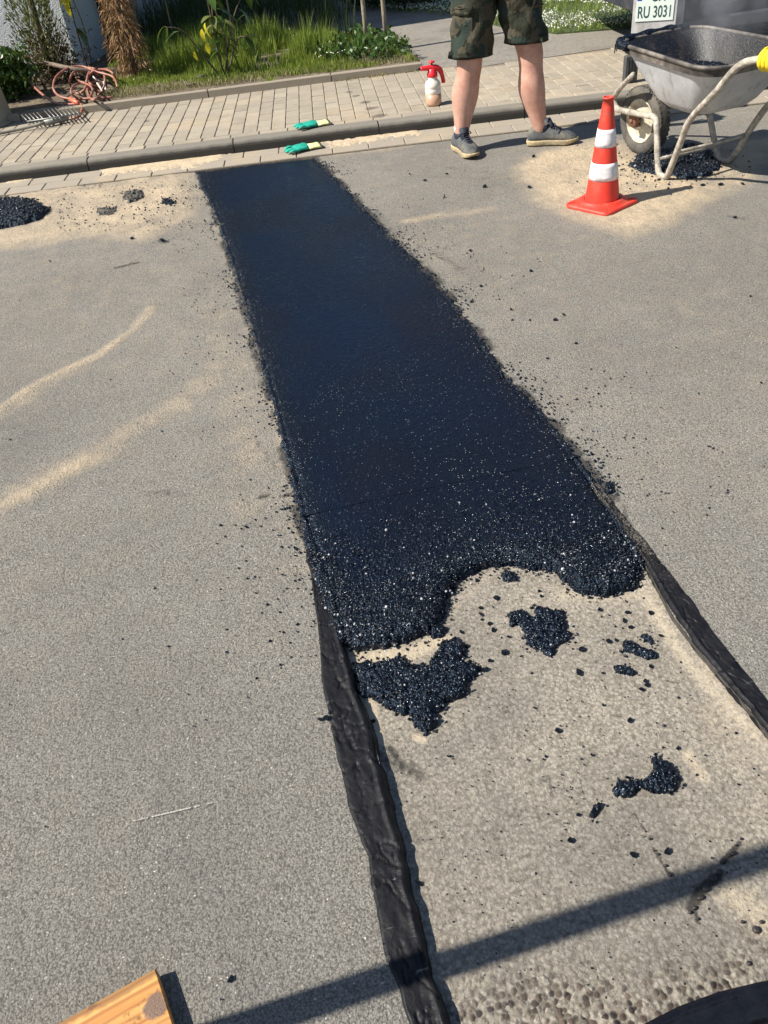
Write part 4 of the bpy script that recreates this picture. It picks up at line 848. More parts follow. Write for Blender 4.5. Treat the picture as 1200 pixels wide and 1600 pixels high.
# stones & litter on the soil
for k, (a, b_, s_, lab) in enumerate([(318, 124, .09, 'rough grey stone clod beside the yellow-leaved sapling'), (300, 136, .06, 'flat dark clod lying on the edging soil')]):
    p = G(a, b_, GZ); o = link('stone', CR[k+2].copy()); o.data.materials.clear(); o.data.materials.append(simple('clod', (.10, .085, .065), .9, .5, 30, .6, .006)); o.location = p; o.scale = (s_, s_*.7, s_*.4); tag(o, lab, 'stone')
p = G(230, 126, GZ); bb = MB(); bb.tube([p+Vector((-.12, -.03, .02)), p+Vector((0, 0, .03)), p+Vector((.13, .04, .03))], lambda t_: .018*(1-.5*t_), 7, 4); tag(bb.build('wood_stick', M['cane']), 'short bare stick on the soil under the dead thuja', 'stick')
# hedge far behind
for k, x in enumerate((-3.5, .5, 4.5, 8.5, 12.5)):
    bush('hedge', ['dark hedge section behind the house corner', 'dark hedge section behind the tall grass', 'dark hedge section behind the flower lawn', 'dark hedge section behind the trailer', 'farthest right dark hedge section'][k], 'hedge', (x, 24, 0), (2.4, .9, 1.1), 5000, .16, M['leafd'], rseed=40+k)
# ---------------------------------------------------------------- hose, pipe, grate, container
M['hose'] = simple('red_hose', (.30, .11, .08), .5, .25, 20, .2, .002, dirt=(.48, .36, .28), dirtsc=9)
def gz(a, b_, z=0): return G(a, b_, GZ+z)
hz = MB()
hose = thing('garden_hose', 'faded red garden hose lying in loose coils by the edging', 'hose', (0, 0, 0))
hz.tube([gz(-10, 68, .30), gz(8, 84, .26), gz(35, 115, .16), gz(60, 142, .08), gz(85, 160, .03), gz(108, 163, .02), gz(125, 162, .03), gz(128, 172, .0), gz(122, 182, -.01), gz(108, 186, -.02)], .0105, 8, 6); hz.build('hose_end', M['hose'], hose)
hz = MB(); hz.tube([gz(176, 152, .02), gz(140, 154, .03), gz(100, 153, .04), gz(84, 140, .08), gz(88, 120, .14), gz(108, 106, .16), gz(130, 104, .15), gz(150, 112, .12), gz(176, 120, .08), gz(184, 136, .03)], .010, 8, 6); hz.build('hose_loop', M['hose'], hose)
hz = MB()
for k, (cx, cy, rx, ry, ph) in enumerate([(122, 128, 13, 18, .3), (150, 126, 14, 20, 1.1), (128, 142, 17, 12, 2.0), (158, 122, 22, 14, .2), (138, 118, 20, 12, 2.6), (146, 134, 10, 22, .7)]):
    pts = []
    for i in range(9):
        a = 2*PI*i/9+ph; pts.append(gz(cx+rx*math.cos(a), cy+ry*math.sin(a), .06+.05*math.sin(a*2+k)-.04*math.sin(a)))
    hz.tube(pts, .0092, 7, 5, closed=True)
hz.build('hose_coil', M['hose'], hose)
hz = MB(); hz.tube([gz(110, 155, .045), gz(122, 161, .04)], .018, 10, 1); hz.build('hose_connector', simple('orange_plastic', (.62, .16, .09), .45, .1), hose)
pp = MB(); pp.tube([gz(-30, 60, .42), gz(0, 74, .34), gz(50, 92, .22), (gz(105, 106, .16)), gz(150, 112, .10)], .020, 10, 5); tag(pp.build('wooden_pole', simple('weathered_wood', (.17, .13, .095), .75, .3, 40, .4, .003)), 'brown weathered pole leaning over the red hose', 'pole')
pp = MB(); a_, b_ = gz(108, 96, .13), gz(128, 103, .11); d = b_-a_; pp.box((a_+b_)/2, (d.length, .05, .012), math.atan2(d.y, d.x), .002); tag(pp.build('white_board', simple('white_board', (.75, .72, .66), .7, .1)), 'small white board end above the red hose coil', 'board')
for k, (pa, pb) in enumerate([((146, 120), (156, 128)), ((152, 130), (160, 142)), ((162, 128), (166, 142))]):
    pp = MB(); pp.tube([gz(*pa, .07), gz(*pb, .05)], .009, 7, 1); tag(pp.build('white_rod', simple('white_rod', (.62, .55, .47), .6, .15)), ['upper left one of the pale rods inside the red hose coil', 'middle one of the pale rods inside the red hose coil', 'right one of the pale rods inside the red hose coil'][k], 'rod')
# grate
M['galv'] = simple('galvanised', (.22, .22, .21), .45, .25, 25, .2, .002, metal=.6)
gr = thing('steel_grate', 'small steel bar grate lying on the edging beside the hose', 'grate', (0, 0, 0))
for i in range(14):
    t_ = i/13; a_ = G(30+t_*82, 176-t_*10, ET+.012); b_ = G(42+t_*82, 188-t_*9, ET+.010)
    if i in (5,): continue
    bb = MB(); bb.tube([a_, b_], .0048, 6, 1); bb.build('bar', M['galv'], gr)
for (a1, b1) in (((27, 176), (114, 164)), ((42, 190), (128, 177))):
    bb = MB(); bb.tube([G(*a1, ET+.014), G(*b1, ET+.012)], .006, 6, 1); bb.build('rail', M['galv'], gr)
cp = thing('hose_coupling', 'grey hose coupling with thin pipe lying on the paving', 'coupling', (0, 0, 0))
A_, B_ = G(70, 192, PT+.035), G(106, 184, PT+.03); bb = MB(); bb.tube([A_, B_], .022, 10, 1); bb.build('sleeve', simple('grey_sleeve', (.24, .24, .21), .4, .2), cp)
bb = MB(); bb.tube([A_+(B_-A_)*.3, A_+(B_-A_)*.36], .028, 10, 1); bb.tube([A_+(B_-A_)*.62, A_+(B_-A_)*.70], .028, 10, 1); bb.build('ring', M['galv'], cp)
bb = MB(); bb.tube([A_, G(30, 202, PT+.02), G(-10, 210, PT+.02), G(-60, 220, PT+.02)], .012, 8, 4); bb.build('pipe', simple('grey_pipe', (.25, .23, .19), .6, .2), cp)
# beige container
M['beige'] = simple('beige_plastic', (.30, .27, .175), .6, .12, 10, .15, .003)
c_ = G(-42, 196, PT); ct = thing('beige_container', 'beige plastic container cut off by the left edge', 'container', (c_.x, c_.y, PT))
bb = MB(); bb.lathe([(.335, 0), (.335, .03), (.325, .05), (.315, .15), (.305, .30), (.29, .42), (.27, .56)], 40); bb.build('body', M['beige'], ct)
bb = MB(); bb.lathe([(.26, .56), (.29, .565), (.29, .59), (.05, .61)], 40); bb.build('lid', M['beige'], ct)
bb = MB(); bb.lathe([(.37, -.001), (.375, .012), (.335, .022)], 40); bb.build('foot_ring', M['beige'], ct)
bb = MB(); bb.tube([(-.1, 0, .60), (-.09, 0, .65), (.09, 0, .65), (.1, 0, .60)], .012, 7, 4); bb.build('handle', M['beige'], ct)

# ---------------------------------------------------------------- traffic cone
M['cred'] = simple('cone_red', (.72, .045, .025), .5, .12, 14, .2, .002, dirt=(.36, .10, .065), dirtsc=11, dirtamt=.6)
M['cwhite'] = simple('cone_white', (.80, .78, .78), .5, .05, 60, .1, .001, dirt=(.45, .42, .40), dirtsc=22, dirtamt=.7)
cb = G(940, 321, 0); cone = thing('traffic_cone', 'red and white striped traffic cone standing on the sand', 'traffic cone', (cb.x, cb.y, .004), math.radians(28))
def cr_(z): return .086-(.086-.0235)*((z-.03)/.47)
H0 = .03; bands = [(.03, .135, 'cred', 'red_band'), (.135, .215, 'cwhite', 'white_band'), (.215, .288, 'cred', 'red_band'), (.288, .368, 'cwhite', 'white_band'), (.368, .50, 'cred', 'red_band')]
for z0, z1, mt, nm in bands:
    bb = MB(); e = .0015 if mt == 'cwhite' else 0; pr = [(cr_(z)+e, z) for z in np.linspace(z0, z1, 5)]
    if z1 == .50: pr += [(.0275, .4985), (.0275, .506), (.021, .507), (.020, .47)]
    if e: pr = [(pr[0][0]-e, pr[0][1])]+pr+[(pr[-1][0]-e, pr[-1][1])]
    bb.lathe(pr, 40, caps=(False, False)); bb.build(nm, M[mt], cone)
# base: rounded square, stepped, corner slits
def rsq(hw, r, z, n=6):
    L_ = []
    for q_ in range(4):
        cx, cy = [(1, 1), (-1, 1), (-1, -1), (1, -1)][q_]
        for i in range(n): a = q_*PI/2+i/(n-1)*PI/2; L_.append(Vector((cx*(hw-r)+r*math.cos(a), cy*(hw-r)+r*math.sin(a), z)))
    return L_
bb = MB(); bb.rings([rsq(.134, .035, 0), rsq(.137, .035, .006), rsq(.135, .035, .016), rsq(.122, .04, .020), rsq(.115, .075, .021), rsq(.110, .109, .034), rsq(.103, .1025, .038), rsq(.089, .0885, .036)], True, False)
bs = bb.build('base', M['cred'], cone)
for k in range(4):
    a = PI/4+k*PI/2; bb = MB(); bb.box((.150*math.cos(a), .150*math.sin(a), .019), (.040, .005, .010), a, .001); bb.build('corner_rib', M['cred'], cone, False)

# ---------------------------------------------------------------- spray bottle
sb = G(678, 164, PT); sp = thing('spray_bottle', 'white pump spray bottle with red head standing on the paving', 'spray bottle', (sb.x, sb.y, PT), math.radians(0)); sp.scale = (.97, .97, .82)
mw, n_ = newmat('bottle_plastic'); n_.set((.74, .68, .60), .35, .5, sss=.2); n_.b.inputs['Subsurface Radius'].default_value = (.02, .015, .01)
bb = MB(); bb.lathe([(.055, .092), (.0575, .098), (.058, .13), (.055, .136), (.058, .142), (.057, .165), (.048, .188), (.036, .202), (.034, .225), (.034, .24)], 32, caps=(False, True)); bb.build('bottle', mw, sp)
bb = MB(); bb.lathe([(.046, 0), (.053, .006), (.057, .02), (.0575, .092), (.055, .0925)], 32); bb.build('liquid', simple('peach_liquid', (.52, .31, .20), .4, .12, 6, 0), sp)
RD = simple('red_plastic', (.70, .022, .03), .35, .06, 10, .05)
bb = MB(); bb.lathe([(.036, .222), (.038, .226), (.038, .252), (.030, .262), (.030, .285), (.018, .292)], 24); bb.tube([(-.085, 0, .296), (-.03, 0, .293), (.02, 0, .290), (.05, 0, .275), (.068, 0, .24), (.078, -.002, .19), (.080, -.002, .165)], lambda t_: .013+.009*math.sin(min(1, t_*1.4)*PI)*(t_ < .7)+.002, 10, 5); bb.build('pump_head', RD, sp)
bb = MB(); bb.tube([(-.112, 0, .297), (-.084, 0, .296)], .010, 10, 1); bb.build('nozzle', simple('black_plastic', (.015, .015, .015), .4), sp)
bb = MB(); bb.tube([(0, 0, .285), (0, 0, .33)], .007, 8, 1); bb.tube([(0.02, -.004, .300), (.05, -.004, .294), (.06, -.003, .285)], .006, 6, 3); bb.build('plunger', M['galv'] if 0 else simple('black_plastic', (.015, .015, .015), .4), sp)
bb = MB(); bb.lathe([(.008, .325), (.022, .330), (.022, .340), (.010, .347)], 16); bb.build('knob', RD, sp)

# ---------------------------------------------------------------- skinned figures
def skin(name, pts, edges, rad, mat, parent=None, sub=2, rot=None, root=0):
    me = bpy.data.meshes.new(name); me.from_pydata([tuple(p) for p in pts], edges, []); o = bpy.data.objects.new(name, me); COL.objects.link(o)
    sk = o.modifiers.new('s', 'SKIN'); sk.use_smooth_shade = True; sv = me.skin_vertices[0].data if me.skin_vertices else None
    if sv is None: me.skin_vertices.new(); sv = me.skin_vertices[0].data
    for i, r in enumerate(rad): sv[i].radius = (r, r) if not isinstance(r, tuple) else r; sv[i].use_root = (i == root)
    ss = o.modifiers.new('u', 'SUBSURF'); ss.levels = sub; ss.render_levels = sub
    dg = bpy.context.evaluated_depsgraph_get(); me2 = bpy.data.meshes.new_from_object(o.evaluated_get(dg)); bpy.data.objects.remove(o)
    me2.materials.clear(); return link(name, me2, mat, parent)
def chain(P, E, Rr, pts, rad, start=None):
    prev = start
    for p, r in zip(pts, rad):
        P.append(Vector(p)); Rr.append(r); i = len(P)-1
        if prev is not None: E.append((prev, i))
        prev = i
    return prev
def mat_skin():
    m, n = newmat('skin'); P = n.co(); c = n.mix(n.rng(n.noise(11, 5, .65, P), .35, .65), (.44, .225, .165), (.60, .36, .275))
    c = n.mix(n.rng(n.noise(130, 3, .7, P), .58, .75, 0, .45), c, (.34, .17, .12)); n.set(c, .55, .4, n.bump(n.noise(180, 3, .6, P), .15, .001), sss=.12); n.b.inputs['Subsurface Radius'].default_value = (.012, .005, .003); return m
M['skin'] = mat_skin()
def mat_camo():
    m, n = newmat('camouflage_cloth'); P = n.co(); v = n.mix(.06, P, n.noise(9, 3, .6, P, 1))
    c = (.032, .034, .022, 1); c = n.mix(n.m('GREATER_THAN', n.noise(9, 2, .5, v), .52), (.030, .033, .022), (.070, .062, .042))
    c = n.mix(n.m('GREATER_THAN', n.noise(7, 2, .5, n.mapping((1, 1, 1), (1, 2, 0), v)), .57), c, (.012, .012, .010))
    c = n.mix(n.m('GREATER_THAN', n.noise(11, 2, .5, n.mapping((1, 1, 1), (2, 1, 1), v)), .60), c, (.028, .040, .032))
    n.set(c, .9, .2, n.bump(n.m('ADD', n.m('MULTIPLY', n.noise(14, 3, .6, P, 0, .8), 1.0), n.m('MULTIPLY', n.noise(400, 2, .5, P), .06)), .9, .018)); return m
M['camo'] = mat_camo(); M['shoe'] = simple('shoe_fabric', (.075, .082, .085), .75, .3, 40, .5, .002, dirt=(.20, .17, .12), dirtsc=14, dirtamt=.6)
M['navyshoe'] = simple('shoe_navy', (.018, .024, .042), .7, .3, 40, .4, .002); M['sole'] = simple('shoe_sole', (.46, .36, .20), .8, .25, 30, .7, .004, dirt=(.25, .21, .15), dirtsc=12, dirtamt=.7)
M['lace'] = simple('shoe_lace', (.010, .012, .018), .8, .1); M['sock'] = simple('sock', (.62, .62, .60), .9, .1, 80, .4, .002); M['shirt'] = simple('dark_shirt', (.03, .035, .045), .9, .2, 14, .5, .008)
def shoe(parent, loc, rz, mirror=1):
    t = bpy.data.objects.new('shoe', None); COL.objects.link(t); t.parent = parent; t.location = loc; t.rotation_euler = (0, 0, rz); t.scale = (1, mirror, 1)
    hw = lambda u: np.interp(u, [0, .06, .2, .4, .6, .75, .9, .97, 1], [.018, .033, .040, .038, .047, .053, .042, .024, .006])
    cy = lambda u: np.interp(u, [0, .4, .7, 1], [0, .004, 0, -.010]); Lx = .305; x0 = -.085
    us = np.array([0, .03, .08, .15, .25, .35, .45, .55, .65, .75, .85, .92, .97, 1])
    def outline(grow, z, rock=0): 
        a = [Vector((x0+Lx*u+(grow if u > .9 else -grow if u < .05 else 0), cy(u)+hw(u)+grow, z+rock*max(0, u-.72)**2)) for u in us]; return a+[Vector((p.x, 2*cy(u)-p.y, p.z)) for p, u in zip(a[::-1], us[::-1])]
    bb = MB(); bb.rings([outline(-.002, .001, .25), outline(.004, .006, .22), outline(.002, .014, .15), outline(.006, .022, .10), outline(.003, .032, .05), outline(-.006, .036, .03)]); bb.build('sole', M['sole'], t)
    L_ = []
    for u in us:
        w_ = hw(u)+.002; hgt = np.interp(u, [0, .05, .15, .3, .42, .55, .7, .85, .95, 1], [.045, .072, .080, .070, .085, .070, .052, .040, .026, .008]); r = []
        for k in range(13):
            a = PI*k/12; r.append(Vector((x0+Lx*u, cy(u)+w_*math.copysign(abs(math.cos(a))**.75, math.cos(a)), .028+hgt*abs(math.sin(a))**.85)))
        L_.append(r)
    bb = MB(); bb.rings(L_); bb.build('upper', M['shoe'], t)
    bb = MB(); bb.lathe([(.036, .075), (.041, .095), (.040, .112), (.034, .116), (.030, .108)], 20, (x0+.085, .002, 0), None, 1.25, .95, (False, False)); bb.build('collar', M['navyshoe'], t)
    bb = MB(); bb.box((x0+.145, .003, .115), (.018, .052, .075), 0, .006, Matrix.Rotation(-.5, 3, 'Y')); bb.box((x0+.185, .003, .088), (.085, .046, .012), 0, .004, Matrix.Rotation(.42, 3, 'Y')); bb.build('tongue', M['navyshoe'], t)
    bb = MB()
    for k in range(6):
        xx = x0+.140+k*.017; zz = .114-k*.0085; bb.tube([(xx, -.030, zz-.012), (xx+.004, 0, zz+.006), (xx-.004, .034, zz-.012)], .0036, 5, 4)
    bb.tube([(x0+.14, 0, .122), (x0+.13, .03, .128), (x0+.15, .045, .112), (x0+.15, .01, .120), (x0+.17, -.035, .120), (x0+.16, -.055, .10)], .003, 5, 5); bb.build('lace', M['lace'], t)
    bb = MB(); bb.lathe([(.035, .07), (.037, .10), (.038, .125), (.040, .142), (.038, .150)], 18, (x0+.083, .002, 0), None, 1.15, .92); bb.build('sock', M['sock'], t)
    return t
def person(label, feet, heads, hipc, hem, facing, arm_pts, seed=0, pants='camo', long_pants=False, glove=None, lean=(0, 0)):
    """feet: two ankle points (viewer left, viewer right) with shoe heading; hipc: pelvis centre"""
    base = Vector((hipc[0], hipc[1], 0)); t = thing('person', label, 'person', base)
    P, E, Rr = [], [], []; hp = Vector(hipc)-base; f = Vector((math.cos(facing), math.sin(facing), 0)); rgt = Vector((f.y, -f.x, 0))
    ln = Vector((lean[0], lean[1], 0))
    chain(P, E, Rr, [hp], [(.15, .11)])
    sh = hp+Vector((0, 0, .50))+ln*.5
    ce = chain(P, E, Rr, [hp+Vector((0, 0, .14))+ln*.1, hp+Vector((0, 0, .32))+ln*.3, hp+Vector((0, 0, .45))+ln*.45], [(.145, .105), (.16, .115), (.15, .10)], 0)
    nk = chain(P, E, Rr, [sh+Vector((0, 0, .06)), sh+Vector((0, 0, .12))+ln*.05, sh+Vector((0, 0, .18))+f*.02, sh+Vector((0, 0, .25))+f*.02, sh+Vector((0, 0, .31))], [.06, .058, .085, .098, .06], ce)
    ankles = []
    for k, (ft, hd) in enumerate(zip(feet, heads)):
        an = Vector((ft[0], ft[1], 0))-base; sg = -1 if k == 0 else 1
        side = (an-hp); side.z = 0
        hj = hp+side.normalized()*.095+Vector((0, 0, -.06)); kn_t = .5
        kn = hj.lerp(Vector((an.x, an.y, .08)), .52)+Vector((math.cos(hd), math.sin(hd), 0))*.02; foot = Vector((an.x, an.y, .06)); bk = Vector((math.cos(hd), math.sin(hd), 0))
        chain(P, E, Rr, [hj, hj.lerp(kn, .5), kn+Vector((0, 0, .06)), kn, kn.lerp(foot, .12)-bk*.004, kn.lerp(foot, .30)-bk*.018, kn.lerp(foot, .45)-bk*.016, kn.lerp(foot, .65)-bk*.008, kn.lerp(foot, .85), foot], [.095, .090, .084, .080, .074, .091, .084, .062, .047, .041], 0); ankles.append((hj, kn, foot))
    for arm in arm_pts:
        pts = [sh+Vector(arm[0])]+[Vector(a)-base for a in arm[1:]]
        el_, wr = pts[1], pts[2]
        last = chain(P, E, Rr, [pts[0]*.5+sh*.5, pts[0], pts[0].lerp(el_, .5), el_, el_.lerp(wr, .3), el_.lerp(wr, .75), wr], [.075, .062, .048, .042, .044, .033, .027], ce)
        if len(pts) > 3:  # bare hand: palm and five fingers
            hd_ = (pts[3]-wr).normalized(); sd = hd_.cross(Vector((0, 0, 1))); sd = sd.normalized() if sd.length > .1 else rgt; th_ = sd.cross(hd_)
            pm_ = chain(P, E, Rr, [wr+hd_*.035, wr+hd_*.075], [(.030, .018), (.036, .016)], last)
            for q_, (o_, ln_) in enumerate(((-.030, .060), (-.010, .074), (.010, .070), (.028, .055))):
                b0 = wr+hd_*.085+sd*o_; chain(P, E, Rr, [b0, b0+hd_*ln_*.5-th_*.006, b0+hd_*ln_*.95-th_*.022], [.0095, .009, .0075], pm_)
            b0 = wr+hd_*.03-sd*.028; chain(P, E, Rr, [b0, b0+hd_*.03-sd*.022, b0+hd_*.055-sd*.028], [.012, .011, .009], pm_-1)
    skin('body', P, E, Rr, M['skin'], t)
    # shirt over the torso and upper arms
    bb = MB(); L_ = []
    for z_, wx, wy in ((-.06, .185, .135), (.05, .18, .135), (.2, .185, .135), (.34, .205, .14), (.45, .20, .125), (.52, .10, .085)):
        c = hp+Vector((0, 0, z_+.02))+ln*(max(0, z_)/.5*.45); L_.append([c+rgt*wx*math.cos(a)+f*wy*math.sin(a) for a in np.linspace(0, 2*PI, 25)[:-1]])
    bb.rings(L_, False, False)
    for arm in arm_pts:
        a0 = sh+Vector(arm[0]); e0 = Vector(arm[1])-base; bb.tube([sh*.55+a0*.45, a0, a0.lerp(e0, .35), a0.lerp(e0, .72)], lambda q_: .085-.022*q_, 14, 4, caps=False)
    bb.build('shirt', M['shirt'], t)
    # trousers
    bb = MB(); L_ = []
    for z_, wx, wy in ((.10, .170, .130), (.0, .185, .140), (-.08, .195, .145), (-.14, .19, .135)):
        c = hp+Vector((0, 0, z_)); L_.append([c+rgt*wx*math.cos(a)+f*wy*math.sin(a) for a in np.linspace(0, 2*PI, 33)[:-1]])
    bb.rings(L_, False, False); rs_ = np.random.RandomState(seed)
    for k, (hj, kn, foot) in enumerate(ankles):
        hz_ = (hem+.045*k) if not long_pants else .06; full = [hj+Vector((0, 0, .06)), kn, foot]; n_r = 26; L_ = []
        for i in range(n_r):
            zz = hj.z+.05+(hz_-hj.z-.05)*i/(n_r-1)
            if zz > kn.z: q_ = (hj.z+.06-zz)/(hj.z+.06-kn.z); c = (hj+Vector((0, 0, .06))).lerp(kn, q_)
            else: q_ = (kn.z-zz)/(kn.z-foot.z); c = kn.lerp(foot, q_)
            w0 = np.interp(i/(n_r-1), [0, .3, .7, 1], [.130, .128, .122, .124]) if not long_pants else np.interp(i/(n_r-1), [0, .3, .7, 1], [.125, .10, .075, .07])
            ring = []
            for j in range(36):
                a = 2*PI*j/36; wr_ = 1+.045*math.sin(a*3+i*.55+seed)+.035*math.sin(a*5-i*.8+k)+.02*math.sin(a*9+i*.3)
                if i >= n_r-2: wr_ += .02
                ring.append(Vector((c.x, c.y, zz))+(rgt*math.cos(a)+f*math.sin(a)*1.02)*w0*wr_)
            L_.append(ring)
        L_.append([p_*1 for p_ in L_[-1]]); c = sum(L_[-1], Vector())/36; L_[-1] = [c+(p_-c)*.94+Vector((0, 0, .03)) for p_ in L_[-1]]
        bb.rings(L_, False, False)
    bb.build('shorts' if not long_pants else 'trousers', M[pants], t)
    if not long_pants:   # cargo pockets on the outer thighs, with flap and a hem seam
        for k, (hj, kn, foot) in enumerate(ankles):
            sg = (hj-hp); sg.z = 0; sg.normalize(); v_ = (sg*.75+Vector((-.35, -.5, 0))*(1 if k == 0 else 0)+f*.2).normalized(); zc = hem+.17; c = hj.lerp(kn, (hj.z-zc)/(hj.z-kn.z)); c.z = zc; a = math.atan2(v_.y, v_.x)
            b2 = MB()
            for (zz, hh, th_, ww) in ((zc-.03, .17, .022, .15), (zc+.075, .055, .030, .158)):
                L_ = []
                for di, e in ((0, 0), (.6, 0), (1, .006)):
                    ring = []
                    for (u, v) in [(-1, -1), (-.5, -1.02), (0, -1), (.5, -1.02), (1, -1), (1, 0), (1, 1), (.5, 1), (0, 1), (-.5, 1), (-1, 1), (-1, 0)]:
                        aa = a+u*(ww/2-e)/.118; ring.append(Vector((c.x, c.y, zz+v*(hh/2-e)))+Vector((math.cos(aa), math.sin(aa), 0))*(.106+th_*di))
                    L_.append(ring)
                b2.rings(L_, False, True)
            b2.build('cargo_pocket', M[pants], t)
    # head details
    hc_ = sh+Vector((0, 0, .25))+f*.02
    bb = MB(); bb.lathe([(.001, .118), (.05, .108), (.085, .075), (.102, .03), (.104, -.01), (.098, -.045)], 20, hc_-f*.012, None, .92, .92); bb.build('hair', simple('brown_hair', (.06, .04, .025), .8, .3, 90, .6, .004), t)
    for sg in (-1, 1):
        bb = MB(); bb.lathe([(.001, -.011), (.011, -.006), (.013, 0), (.011, .006), (.001, .011)], 12, hc_+f*.088+rgt*sg*.032); bb.build('eye', simple('eye', (.5, .5, .5), .2, .1), t)
        bb = MB(); bb.lathe([(.006, -.028), (.016, -.015), (.020, .005), (.014, .026)], 10, hc_+rgt*sg*.098, None, .5, 1); bb.build('ear', M['skin'], t)
    bb = MB(); bb.tube([hc_+f*.094+Vector((0, 0, .01)), hc_+f*.112+Vector((0, 0, -.022)), hc_+f*.100+Vector((0, 0, -.034))], .011, 8, 4); bb.build('nose', M['skin'], t)
    bb = MB(); bb.tube([hc_+f*.086+rgt*.026+Vector((0, 0, -.058)), hc_+f*.096+Vector((0, 0, -.06)), hc_+f*.086-rgt*.026+Vector((0, 0, -.058))], .006, 8, 4); bb.build('mouth', simple('lips', (.42, .16, .13), .5, .1), t)
    for (ft, hd) in zip(feet, heads): shoe(t, (ft[0]-base.x, ft[1]-base.y, .004), hd)
    return t
def fw_at(a, b_, z): return G(a, b_, z)
aL, aR = G(719, 211, .10), G(846, 200, .10)
hdL, hdR = math.radians(-82), math.radians(-22)
hip = Vector(((aL.x+aR.x)/2-.01, (aL.y+aR.y)/2+.07, .96))
fc = math.radians(-62); sh0 = hip+Vector((0, 0, .5)); rg = Vector((math.sin(fc), -math.cos(fc), 0))
person('person in camouflage shorts and grey trainers standing on the road beside the kerb', [(aL.x, aL.y), (aR.x, aR.y)], [hdL, hdR], hip, .535, fc,
       [[tuple(rg*.19+Vector((0, 0, -.03))), tuple(sh0+rg*.30+Vector((0, 0, -.29))), tuple(sh0+rg*.14+Vector((.10, -.20, -.17))), tuple(sh0+rg*.06+Vector((.13, -.25, -.13)))],
        [tuple(-rg*.19+Vector((0, 0, -.03))), tuple(sh0-rg*.30+Vector((0, 0, -.29))), tuple(sh0-rg*.14+Vector((.10, -.22, -.22))), tuple(sh0-rg*.06+Vector((.13, -.27, -.19)))]], 1)

# ---------------------------------------------------------------- wheelbarrow
BA = math.radians(11); BU = Vector((-math.sin(BA), math.cos(BA), 0)); BV = Vector((math.cos(BA), math.sin(BA), 0)); BO = Vector((2.565, 4.235, 0))
bar = thing('wheelbarrow', 'galvanised wheelbarrow with tar-stained tray standing on sand beside the kerb', 'wheelbarrow', BO, BA)
# local: x = right side (v), y = forward (u)
def mat_tray():
    m, n = newmat('galvanised_tray'); P = n.co()
    c = n.mix(n.rng(n.noise(10, 5, .65, P), .3, .7), (.42, .44, .46), (.58, .60, .62))
    st = n.noise(22, 4, .7, n.mapping((1, 1, .10), (0, 0, 0), P)); c = n.mix(n.rng(st, .55, .72, 0, .6), c, (.16, .155, .15))
    c = n.mix(n.rng(n.noise(75, 3, .6, P), .62, .70, 0, .6), c, (.62, .62, .60))
    z = n.sep(P)[2]; tar = n.rng(n.m('ADD', z, n.m('MULTIPLY', n.noise(7, 4, .6, P), .05)), .592, .612)
    c = n.mix(tar, c, (.05, .043, .038)); c = n.mix(n.rng(n.noise(40, 4, .7, P), .64, .70, 0, .5), c, (.05, .045, .04))
    n.set(c, .5, .4, n.bump(n.noise(50, 4, .7, P), .35, .003), n.rng(tar, 0, 1, .15, 0)); return m
def mat_inner():
    m, n = newmat('tar_stained_inner'); P = n.co(); c = n.mix(n.rng(n.noise(14, 5, .7, n.mapping((1, 1, .3), (0, 0, 0), P)), .50, .74), (.004, .004, .005), (.040, .032, .026))
    c = n.mix(n.rng(n.noise(200, 2, .7, P), .62, .67, 0, .6), c, (.26, .25, .24)); n.set(c, .35, .6, n.bump(n.noise(120, 4, .7, P), .7, .005)); return m  # fine pale specks are glints painted onto the wet tar
def trrect(ax0, ax1, hw0, hw1, z, r, n=7, dz=0):
    """plan loop: y from ax0(rear)..ax1(front), half widths at rear/front"""
    cs = [(hw0-r, ax0+r, 1, -1, -PI/2), (hw1-r, ax1-r, 1, 1, 0), (-(hw1-r), ax1-r, -1, 1, PI/2), (-(hw0-r), ax0+r, -1, -1, PI)]; L_ = []
    for cx, cy, sx, sy, a0 in cs:
        for i in range(n): a = a0+PI/2*i/(n-1); yy = cy+r*math.sin(a); L_.append(Vector((cx+r*math.cos(a), yy, z+dz*(yy-ax0)/(ax1-ax0))))
    return L_
secs = [(-.12, .11, .12, .11, .325, .06, 0), (-.16, .155, .165, .155, .337, .08, 0), (-.20, .215, .20, .185, .372, .09, .0), (-.275, .33, .255, .230, .475, .11, .015), (-.345, .425, .305, .270, .580, .13, .03)]
b = MB(); b.rings([trrect(a0, a1, w0, w1, z, r, 7, dz) for a0, a1, w0, w1, z, r, dz in secs], True, False); b.build('tray', mat_tray(), bar)
b = MB(); b.rings([trrect(a0+.006, a1-.006, w0-.006, w1-.006, z+.006, r, 7, dz)[::-1] for a0, a1, w0, w1, z, r, dz in secs], True, False); b.build('tray_lining', mat_inner(), bar)
rim_mat = simple('tarred_rim', (.16, .14, .12), .6, .5, 40, .6, .004, dirt=(.018, .016, .016), dirtsc=5, dirtamt=.9)
b = MB(); Lr = trrect(-.355, .435, .315, .278, .588, .13, 7, .03)
b.tube(Lr, .0105, 8, 1, closed=True); Lr2 = trrect(-.348, .428, .308, .272, .580, .13, 7, .03)
b.rings([[p for p in Lr], [p+Vector((0, 0, -.032)) for p in Lr2]], False, False); b.build('rim', rim_mat, bar)
b = MB(); b.tube([(-.285, .30, .610), (-.280, .36, .613), (-.25, .415, .618), (-.19, .44, .62), (-.05, .45, .622), (.1, .45, .622), (.2, .435, .62)], lambda t_: .021+.004*math.sin(t_*40), 8, 6)
for xx, dl in ((-.262, .035), (-.235, .02), (-.25, .028), (-.1, .02)): b.tube([(xx, .432, .61), (xx-.003, .437, .60-dl)], lambda t_: .006*(1-.6*t_), 5, 2)
b.build('tar_lip', M['fresh'], bar)
